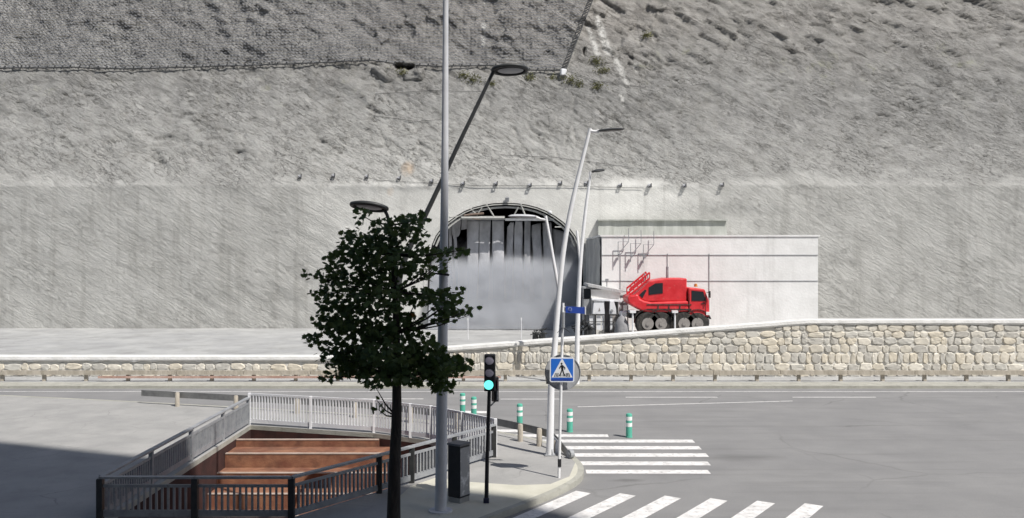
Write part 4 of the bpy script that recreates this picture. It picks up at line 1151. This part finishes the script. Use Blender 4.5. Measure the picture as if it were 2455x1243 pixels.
# ------------------------------------------------------------------ crossing sign post
def sign():
    Y = 12000/(1146-HY); b = P(1340,1146,Y); b.z = SW
    r = thing('crossing_sign', b, 'light grey post with blue pedestrian crossing sign, round sign and street name plate', 'sign post')
    mb = MB(); mb.tube([b,P(1345,930,Y),P(1347,850,Y),P(1350,727,Y)],[.036,.036,.036,.034],14); mb.build('post', M_POLEW, r, smooth=True)
    mb = MB(); t = P(1341.5,1110,Y); mb.tube([t+Vector((0,0,-.1)),t+Vector((0,0,.1))],.046,12); mb.build('post_band', M_BLACK, r)
    Ys = Y-.06; c = P(1347.5,887,Ys); s = Ys/F
    def sq(hw, ch, y0, y1, nm, m, par, cx=c):
        p = [(-hw+ch,-hw),(hw-ch,-hw),(hw,-hw+ch),(hw,hw-ch),(hw-ch,hw),(-hw+ch,hw),(-hw,hw-ch),(-hw,-hw+ch)]
        q = MB(); q.prism_y([(cx.x+x,cx.z+z) for x,z in p], y0, y1); return q.build(nm, m, par)
    h = 29.5*s
    plate = sq(h,.03,Ys-.012,Ys+.012,'sign_plate', M_WHITE, r)
    sq(h*.90,.015,Ys-.016,Ys-.0125,'blue_field', M_BLUE, plate)
    def poly(pts, y, nm, m):
        q = MB(); q.prism_y([(c.x+x*h, c.z+z*h) for x,z in pts], y-.002, y); return q.build(nm, m, plate)
    poly([(-.86,-.62),(.86,-.62),(.05,.86),(-.05,.86)], Ys-.0175, 'white_triangle', M_WHITE)
    # walking figure and stripes
    q = MB(); y = Ys-.0225
    def pp(pts): q.prism_y([(c.x+x*h, c.z+z*h) for x,z in pts], y-.001, y)
    pp([(-.10+.075*math.cos(a*math.pi/6)+.06, .50+.085*math.sin(a*math.pi/6)) for a in range(12)])
    pp([(-.09,.38),(.08,.40),(.12,.30),(.10,-.02),(-.06,-.02),(-.08,.2)])
    pp([(-.08,.37),(-.12,.36),(-.27,.12),(-.22,.08),(-.05,.27)])
    pp([(.09,.36),(.27,.16),(.24,.02),(.18,.03),(.19,.14),(.08,.26)])
    pp([(-.06,.0),(.03,.0),(-.04,-.25),(-.20,-.52),(-.30,-.52),(-.15,-.26)])
    pp([(.0,.0),(.10,.0),(.16,-.25),(.30,-.50),(.22,-.54),(.07,-.27)])
    q.build('walking_figure', M_SBLK, plate)
    q = MB()
    for k,(x0) in enumerate((-.62,-.49,-.37,.37,.49,.62)):
        q.prism_y([(c.x+(x0-.03)*h*1, c.z-.56*h),(c.x+(x0+.035)*h, c.z-.56*h),(c.x+(x0*.86+.035)*h, c.z-.26*h),(c.x+(x0*.86-.025)*h, c.z-.26*h)], y-.001, y)
    for x0 in (-.12,.0,.12): q.prism_y([(c.x+(x0-.025)*h, c.z-.54*h),(c.x+(x0+.025)*h, c.z-.54*h),(c.x+(x0+.02)*h, c.z-.36*h),(c.x+(x0-.02)*h, c.z-.36*h)], y-.001, y)
    q.build('crossing_bars', M_SBLK, plate)
    q = MB(); q.prism_y([(c.x-.86*h,c.z-.86*h),(c.x+.86*h,c.z-.86*h),(c.x+.86*h,c.z-.70*h),(c.x-.86*h,c.z-.70*h)],Ys-.0205,Ys-.0175); q.build('lower_bar', M_NAVY, plate)
    # round sign behind
    cd = P(1349,893,Y+.12); n = 40; rr = 42*(Y+.12)/F
    q = MB(); q.tube([cd+Vector((0,-.012,0)),cd+Vector((0,.012,0))], rr, n); d_ = q.build('round_sign', M_DISC, r)
    q = MB(); q.tube([cd+Vector((rr*math.cos(2*math.pi*k/40),-.02,rr*math.sin(2*math.pi*k/40))) for k in range(41)], .012, 6, cap=False); q.build('sign_rim', M_GREYM, d_)
    for dz in (-.22,.24):
        q = MB(); q.box(P(1347.5,887,Y+.02)+Vector((0,0,dz)),(.12,.16,.05)); q.build('clamp', M_POLEG, r)
    q = MB(); q.cbox(P(1315.5,899,Y+.18),(.13,.10,.45),0,.02); q.build('dark_box', M_DARK, r)
    # street name plate
    Yn = Y-.01; a = P(1356,735,Yn); b2 = P(1402,753,Yn); q = MB()
    pts = [(a.x,a.z),(P(1403,737,Yn).x,P(1403,737,Yn).z),(b2.x,b2.z),(a.x,P(1356,750,Yn).z)]
    q.prism_y(pts, Yn-.02, Yn+.02); pl = q.build('street_name_plate', M_NAVY, r)
    e = P(1366.5,742,Yn-.022); 
    q = MB(); q.tube([e,e+Vector((0,-.003,0))], .05, 20); em = q.build('emblem', mat('emblem_pale_blue',(.45,.52,.75),.5), pl)
    q = MB(); q.tube([e+Vector((.032*math.cos(2*math.pi*k/20),-.006,.036*math.sin(2*math.pi*k/20))) for k in range(21)], .006, 5, cap=False)
    for k in range(6): q.tube([e+Vector((0,-.006,0)), e+Vector((.028*math.cos(k*math.pi/3),-.006,.028*math.sin(k*math.pi/3)))],.0035,4)
    q.build('emblem_mark', M_NAVY, em)
    q = MB(); q.box(P(1403.5,745,Yn),(.028,.05,.20)); q.build('plate_edge', M_WHITE, pl)
    q = MB(); q.tube([P(1350,737,Yn),P(1357,737,Yn)],.015,6); q.tube([P(1350,749,Yn),P(1357,749,Yn)],.015,6); q.build('plate_bracket', M_POLEG, pl)
    q = MB(); q.cbox((P(1350.5,767,Y-.06).x,Y-.07,P(1350.5,767,Y-.06).z),(.075,.09,.40),0,.015); q.build('control_box', M_GREYM, r)
    q = MB(); q.tube([P(1351,786,Y-.05),P(1358,791,Y-.1),P(1366,797,Y-.2)],.01,5); q.tube([P(1349,786,Y-.05),P(1341,793,Y-.05),P(1336,799,Y-.05)],.007,5); q.build('loose_wire', M_DARK, r)
sign()

# ------------------------------------------------------------------ traffic light
def traffic():
    Y = 12000/(1215-HY)+.3; b = P(1166,1212,Y); b.z = SW
    r = thing('traffic_light', b, 'black traffic light on a thin post showing green', 'traffic light')
    mb = MB(); mb.tube([b,P(1168,1100,Y),P(1173,935,Y)],[.048,.044,.04],14); mb.build('post', M_BLACK, r, smooth=True)
    mb = MB(); mb.cbox((b.x,b.y,SW+.06),(.13,.13,.12),0,.02); mb.build('base', mat('dark_blue_base',(.01,.014,.05),.5), r)
    Yh = Y-.02; c = P(1174.5,893.5,Yh); w = 27*Yh/F; h = 88*Yh/F
    mb = MB(); mb.cbox((c.x,Yh,c.z),(w,.20,h),0,.02); hd = mb.build('signal_head', M_BLACK, r)
    for k,(px,py) in enumerate([(1173.5,865),(1173.3,894.5),(1171.5,923.5)]):
        e = P(px,py,Yh-.105); rr = .097 if k < 2 else .105
        mb = MB(); mb.sphere(e,(rr,.014,rr),24,12)
        ln = mb.build('lens', M_LIT if k == 2 else M_LENS, hd, smooth=True)
        if k == 2: ln['label'] = 'lit green lens'
        mb = MB(); pts0 = []
        for i in range(15):
            a = math.radians(10+160*i/14); pts0.append((math.cos(a),math.sin(a)))
        o = len(mb.v)
        for x,z in pts0: mb.v += [e+Vector((x*(rr+.008),.01,z*(rr+.008))), e+Vector((x*(rr+.006),-.012-.01*z,z*(rr+.006)+.0))]
        for i in range(14): mb.f.append((o+2*i,o+2*i+1,o+2*i+3,o+2*i+2))
        v = mb.build('visor', M_BLACK, hd, fixn=False)
        sd = v.modifiers.new('t','SOLIDIFY'); sd.thickness = .004
    mb = MB(); mb.cbox((P(1187,934,Y).x,Y+.08,P(1187,934,Y).z),(.12,.16,.56),.5,.02); sb = mb.build('pedestrian_signal', M_BLACK, r)
    for py in (922,948):
        mb = MB(); e = P(1190.6,py,Y+.0); mb.box(e,(.02,.12,.2),.5); mb.build('lens_cover', M_GREYM if py > 930 else mat('dull_red_cover',(.14,.08,.09),.6), sb)
    mb = MB(); mb.tube([P(1173,975,Y),P(1180,970,Y),P(1187,962,Y+.05)],.02,8); mb.tube([P(1174,903,Y),P(1186,905,Y+.05)],.018,8); mb.build('bracket', M_GREYM, r)
traffic()

# control cabinet
Y = 12000/(1206-HY)
b = G(1099,1206,SW); r = thing('control_cabinet', b, 'black street cabinet with a scuffed side between grey pole and traffic light', 'street cabinet')
rz = math.radians(54)
mb = MB(); mb.cbox((b.x,b.y+.15,SW+.12+.58),(.36,.36,1.16),rz,.012); cb_ = mb.build('cabinet_body', M_BLACK, r)
mb = MB(); mb.cbox((b.x,b.y+.15,SW+1.31),(.40,.40,.05),rz,.012); mb.build('cabinet_lid', mat('cabinet_lid_grey',(.10,.10,.11),.5,(.16,.16,.17),4), r)
mb = MB(); mb.box((b.x,b.y+.15,SW+.055),(.34,.34,.12),rz); mb.build('plinth', M_PAVE, r)
R = Matrix.Rotation(rz,3,'Z')
# right-hand face panel, scuffed
fc = Vector((b.x,b.y+.15,0)) + R@Vector((0,-.1825,0)); fc.z = SW+.70
mb = MB(); mb.box(fc,(.33,.006,1.08),rz); 
mb.build('side_panel', mat('scuffed_grey_panel',(.32,.32,.33),.6,(.80,.80,.80),5,.1,20,lo=.50,hi=.68), r)

# ------------------------------------------------------------------ bollards
bols = [(1109,993,'green bollard with white bands furthest left, behind the railing near the pole'),(1136,1003,'second green bollard from the left, just in front of the first'),(1246,1022,'green bollard behind the timber post of the near guard rail'),
        (1366,1036,'green bollard just right of the crossing sign post'),(1508,1049,'green bollard at the right, standing alone beyond the zebra stripes')]
b0 = None
for px,py,lab in bols:
    p = G(px,py)
    if b0 is None:
        r = thing('bollard', p, lab, 'bollard', 'green bollards along the lane edge')
        prof = [(.0,.105),(.03,.105),(.035,.098),(.70,.098),(.735,.09),(.75,.07)]
        mb = MB(); mb.tube([p+Vector((0,0,z)) for z,_ in prof],[q for _,q in prof],24); mb.build('body', M_GREEN, r, smooth=True)
        for z0 in (.345,.54):
            mb = MB(); mb.tube([p+Vector((0,0,z0)),p+Vector((0,0,z0+.12))],.1005,24,cap=False); mb.build('reflective_band', M_REFL, r, smooth=True)
        b0 = r
    else:
        c = copy_tree(b0); c.location = p; c['label'] = lab

# ------------------------------------------------------------------ near guard rail
def near_rail():
    line = [(-14,34.0),(-6,31.5),(-3.4,30.25),(-1.77,29.1),(-.6,28.15),(.29,27.2),(.85,26.5),(1.2,25.9),(1.42,25.4),(1.6,24.85)]
    cl = catmull([Vector((x,y,0)) for x,y in line],8)
    r = thing('guard_rail', (.29,27.2,SW), 'grey metal band guard rail on timber posts curling down at the crossing corner', 'guard rail')
    mb = MB(); n = len(cl); prof = [(-.02,-.11),(-.05,-.07),(-.01,-.025),(-.01,.025),(-.05,.07),(-.02,.11),(.0,.11),(.01,-.11)]
    lens = [0]
    for a,b_ in zip(cl[:-1],cl[1:]): lens.append(lens[-1]+(b_-a).length)
    tot = lens[-1]
    for i,p in enumerate(cl):
        t = (cl[min(i+1,n-1)]-cl[max(i-1,0)]).normalized(); s_ = Vector((t.y,-t.x,0))*-1
        d = tot-lens[i]; z = SW+.40 - .34*(1-sstep(0,1.5,d))
        for (q,h) in prof: mb.v.append(p + s_*(-q*1.0) + Vector((0,0,z+h)))
    m_ = len(prof)
    for i in range(n-1):
        for k in range(m_): mb.f.append((i*m_+k,i*m_+(k+1)%m_,(i+1)*m_+(k+1)%m_,(i+1)*m_+k))
    mb.f.append(tuple(range(m_))); mb.f.append(tuple((n-1)*m_+k for k in range(m_)))
    mb.build('rail_band', mat('dull_rail_metal',(.13,.13,.13),.55,(.21,.21,.205),3,.1,30), r)
    e = cl[-1]; mb = MB(); mb.tube([e+Vector((-.04,-.10,SW+.12)),e+Vector((.06,-.04,SW+.12))],.12,14); mb.tube([e+Vector((-.06,-.12,SW+.12)),e+Vector((.08,-.03,SW+.12))],.05,10); mb.build('curled_end', M_GREYM, r)
    for (x,y) in [(-12.4,33.35),(-10,32.6),(-7.6,31.85),(-5.4,31.05),(-3.4,30.1),(-1.77,28.97),(.25,27.06),(.80,26.38),(1.25,25.55)]:
        h = .52 if x < 1 else .34
        mb = MB(); mb.tube([(x,y,SW),(x,y,SW+h-.03),(x,y,SW+h)],[.085,.08,.06],12); mb.build('timber_post', M_WOOD, r, smooth=True)
    # crumpled skirt at the end
    mb = MB(); mb.add([(1.12,25.75,SW),(1.35,25.2,SW),(1.42,24.85,SW),(1.2,25.7,SW+.42),(1.33,25.25,SW+.36),(1.3,25.0,SW+.1)],[(0,1,4,3),(1,2,5,4)]); sk = mb.build('bent_end_plate', M_POLEG, r)
    sd = sk.modifiers.new('t','SOLIDIFY'); sd.thickness=.01
near_rail()

# ------------------------------------------------------------------ railings round the stairwell
def railing(name, pts, zt, lab, m, bal=.11, posts_m=None, handrail=None, postw=.07, solid=.16, bw=.022, top_gap=.0):
    pts = [Vector((x,y,0)) for x,y in pts]
    r = thing(name, (pts[0].x,pts[0].y,SW), lab, 'railing')
    for si,(a,b) in enumerate(zip(pts[:-1],pts[1:])):
        d = b-a; L_ = d.length; t = d.normalized(); an = math.atan2(t.y,t.x); mid = (a+b)/2
        mb = MB(); top = SW+zt-top_gap
        mb.box(mid+Vector((0,0,top-.03)),(L_-postw-.006,.045,.06),an)
        mb.box(mid+Vector((0,0,SW+.06+solid/2)),(L_-postw-.006,.04,solid),an)
        n = int((L_-postw)/bal)
        for i in range(1,n):
            p = a+t*(postw/2+(L_-postw)*i/n); mb.box(p+Vector((0,0,(SW+.06+solid+top-.06)/2)),(bw,bw*1.3,top-SW-.12-solid-.004),an)
        mb.build('panel', m, r)
        if handrail:
            mb = MB(); mb.box(mid+Vector((0,0,SW+zt+.03)),(L_+.02,handrail,.045),an); mb.build('handrail', M_GREYM, r)
    for p in pts:
        mb = MB(); mb.cbox(p+Vector((0,0,SW+zt/2+.0)),(postw,postw,zt+.01),0,.008); mb.build('post', posts_m or m, r)
far = [(-8.68,29.75),(-6.5,29.06),(-4.35,28.38),(-3.12,27.62),(-2.45,27.22),(-1.45,26.2),(-.46,25.05)]
railing('pale_railing', far, 1.04, 'pale picket railing on the far side of the stairwell', M_RAILW, .105, handrail=None, postw=.09, solid=.13, bw=.03)
near = [(-.50,24.93),(-1.5,23.5),(-2.46,22.1),(-3.12,21.15),(-4.66,19.02),(-6.7,19.02),(-8.7,19.02)]
railing('grey_railing', near, .86, 'grey railing with a broad flat handrail on the near side of the stairwell', M_GREYM, .12, posts_m=M_DARK, handrail=.13, postw=.13, solid=.14, bw=.04, top_gap=.12)

railing('side_railing', railing_side, .86, 'grey railing along the short left side of the stairwell', M_GREYM, .12, handrail=.13, postw=.10, solid=.14, bw=.04, top_gap=.12)
# ------------------------------------------------------------------ tree
def tree():
    Y = 18.0; b = P(944,1299,Y); b.z = SW
    r = thing('street_tree', b, 'dark broad-leaved street tree in shade at the left, hiding part of the grey pole', 'tree')
    rnd = random.Random(11); s = Y/F
    def Q(px,py,dy=0): p = P(px,py,Y); p.y += dy; return p
    trunk = [b]+[Q(*q) for q in [(944,1216),(947,1100),(951,1000),(951,900),(950,800),(946,700),(940,610),(935,540)]]
    mb = MB(); mb.tube(catmull(trunk,3),[ (18-15.5*min(i/24,1))*s*(1.0) for i in range(3*(len(trunk)-1)+1)],12); mb.build('trunk', M_BARK, r, smooth=True)
    # clumps: px, py, rx, ry, density
    cl = [(975,545,55,32,1),(1012,520,26,20,.5),(1000,570,30,26,.7),(930,560,50,38,1),(905,610,60,50,1.1),(960,620,60,40,1.0),(1020,610,40,22,.8),(1078,606,46,13,1.0),(1112,600,16,9,.5),(1060,628,26,10,.4),
          (930,665,70,32,.9),(1005,655,38,22,.7),(1040,640,14,10,.2),
          (920,715,75,38,1.3),(1000,715,50,28,1.0),(1070,712,40,24,1.0),(1110,700,22,12,.5),(1095,745,35,18,.8),(1140,736,14,10,.35),(1128,757,14,9,.3),(1050,765,26,14,.4),
          (930,780,75,38,1.3),(990,770,40,20,.6),(1015,815,40,22,.6),(940,840,80,40,1.5),(1020,850,55,30,1.2),(1075,870,48,24,1.1),(1115,872,24,13,.6),(1000,890,80,30,1.4),(1060,905,40,18,.8),(920,895,60,28,1.2),(1090,925,20,8,.35),(1062,928,34,14,.9),(1040,700,26,16,.8),(1055,640,24,12,.7),(1072,760,30,16,.8),(1062,735,30,18,.9),(1088,720,26,14,.8),(1045,880,34,24,1.0),(1100,890,26,16,.9),(960,915,40,16,.6),
          (850,600,55,50,1),(830,690,70,55,1.2),(850,780,70,55,1.3),(850,870,60,40,1.2),(800,640,40,40,.7),(790,760,50,50,.9),(800,850,45,35,.8),(745,660,24,14,.6),(752,815,30,15,.7),(862,515,28,22,.7),(770,700,30,20,.6),(790,905,35,14,.6),(840,560,30,20,.6),(905,985,14,14,.35),(898,965,10,8,.2),(900,935,14,8,.3)]
    leaves = MB(); orange = MB()
    shape = [(0,0),(.18,.10),(.50,.06),(.42,.26),(.62,.48),(.36,.52),(.30,.78),(.12,.70),(0,1.0)]
    pl = shape + [(-x,y) for x,y in reversed(shape[1:-1])]
    for ci,(px,py,rx,ry,dn) in enumerate(cl):
        area = rx*ry*s*s; cnt = int(area*dn*(880 if py < 790 else 1250))
        dep = min(1.0, rx*s*1.5)
        cdy = rnd.uniform(-.35,.35)
        for i in range(cnt):
            while True:
                u = Vector((rnd.uniform(-1,1),rnd.uniform(-1,1),rnd.uniform(-1,1)))
                if u.length <= 1: break
            p = Q(px+u.x*rx, py+u.z*ry, cdy+u.y*dep)
            sz = rnd.uniform(.085,.15)
            nz = Vector((rnd.gauss(0,.5), rnd.gauss(-.45,.5), rnd.gauss(.5,.45))).normalized()
            up = Vector((rnd.gauss(0,.7), rnd.gauss(0,.4), -1)); ax = (up-nz*up.dot(nz)).normalized(); bx = nz.cross(ax)
            fold = rnd.uniform(-.15,.25)
            tgt = orange if (ci in (19,21,22,15) and abs(px+u.x*rx-970) < 30 and abs(py+u.z*ry-742) < 16 and rnd.random() < .35) else leaves
            o = len(tgt.v)
            for x,y in pl: tgt.v.append(p+(bx*x+ax*(y-.3)+nz*abs(x)*fold)*sz)
            tgt.f.append(tuple(range(o,o+len(pl))))
        # branch to clump
        t0 = rnd.choice(trunk[4:8]) if py > 520 else trunk[-1]
        if py > 920 and px > 912: continue
        best = min(trunk[3:], key=lambda q: abs(q.z-(Q(px,py).z-.35)))
        e = Q(px,py,cdy); mid = best.lerp(e,.55)+Vector((0,0,-.06))
        bm_ = MB(); bm_.tube([best,mid,e],[.024,.014,.006],6); leaves_branch.append(bm_)
    leaves.build('crown', M_LEAF, r, fixn=False)
    if orange.v: orange.build('autumn_leaves', M_LEAFO, r, fixn=False)
    for bm_ in leaves_branch: bm_.build('branch', M_BARK, r)
leaves_branch = []
tree()

# ------------------------------------------------------------------ tower block behind the viewpoint (its shade falls on the corner)
EL = math.radians(55); AZ = Vector((.732,-.681))
hk = 1/math.tan(EL)
HB = 86.0
def to_roof(gx, gy): return (gx+AZ.x*hk*HB, gy+AZ.y*hk*HB)
e0 = to_roof(.12,20.95); e1 = to_roof(-30,32.85)
def tower():
    d = Vector((e1[0]-e0[0], e1[1]-e0[1])).normalized(); nn = Vector((d.y,-d.x)); 
    if nn.y > 0: nn = -nn
    a = Vector(e0); L_ = 70
    pts = [a, a+d*L_, a+d*L_+nn*16, a+nn*16]
    r = thing('apartment_tower', (a.x,a.y,0), 'tall rendered apartment tower standing behind the viewpoint', 'building')
    mb = MB(); mb.prism_z([(p.x,p.y) for p in pts], 0, HB); mb.build('wall', M_FACADE, r)
    an = math.atan2(d.y,d.x)
    for fl in range(26):
        for k in range(4):
            c = a+d*(6+k*5.5+ (36 if k>1 else 0)) - nn*.03
            mb = MB(); mb.box((c.x,c.y,3+fl*3.1),(1.5,.08,1.4),an); mb.build('window', M_GLASSD, r)
tower()

# ------------------------------------------------------------------ light, sky, camera
w = bpy.data.worlds.new('World'); scene.world = w; w.use_nodes = True
nt = w.node_tree; bg = nt.nodes['Background']
sky = nt.nodes.new('ShaderNodeTexSky'); sky.sky_type = 'NISHITA'; sky.sun_disc = False
sky.sun_elevation = EL; sky.sun_rotation = math.atan2(AZ.x, AZ.y)
sky.air_density = 1.0; sky.dust_density = 1.5
nt.links.new(sky.outputs[0], bg.inputs['Color']); bg.inputs['Strength'].default_value = .068
sl = bpy.data.lights.new('sun','SUN'); sl.energy = 3.85; sl.angle = math.radians(.35); sl.color = (1,.965,.91)
so = bpy.data.objects.new('sun', sl); COL.objects.link(so)
sd = Vector((AZ.x*math.cos(EL), AZ.y*math.cos(EL), math.sin(EL)))
so.rotation_euler = sd.to_track_quat('Z','Y').to_euler(); so.location = sd*60
cam = bpy.data.cameras.new('camera'); co = bpy.data.objects.new('camera', cam); COL.objects.link(co)
co.location = (0,0,CH); co.rotation_euler = (math.pi/2,0,0)
cam.sensor_width = 36; cam.lens = F/2455*36; cam.shift_y = -(621.5-HY)/2455; cam.clip_end = 1000; cam.clip_start = .2
scene.camera = co
scene.view_settings.view_transform = 'Standard'; scene.view_settings.look = 'None'
scene.view_settings.gamma = 1; scene.view_settings.exposure = 0.32
scene.cycles.volume_bounces = 6
scene.cycles.volume_step_rate = 0.35
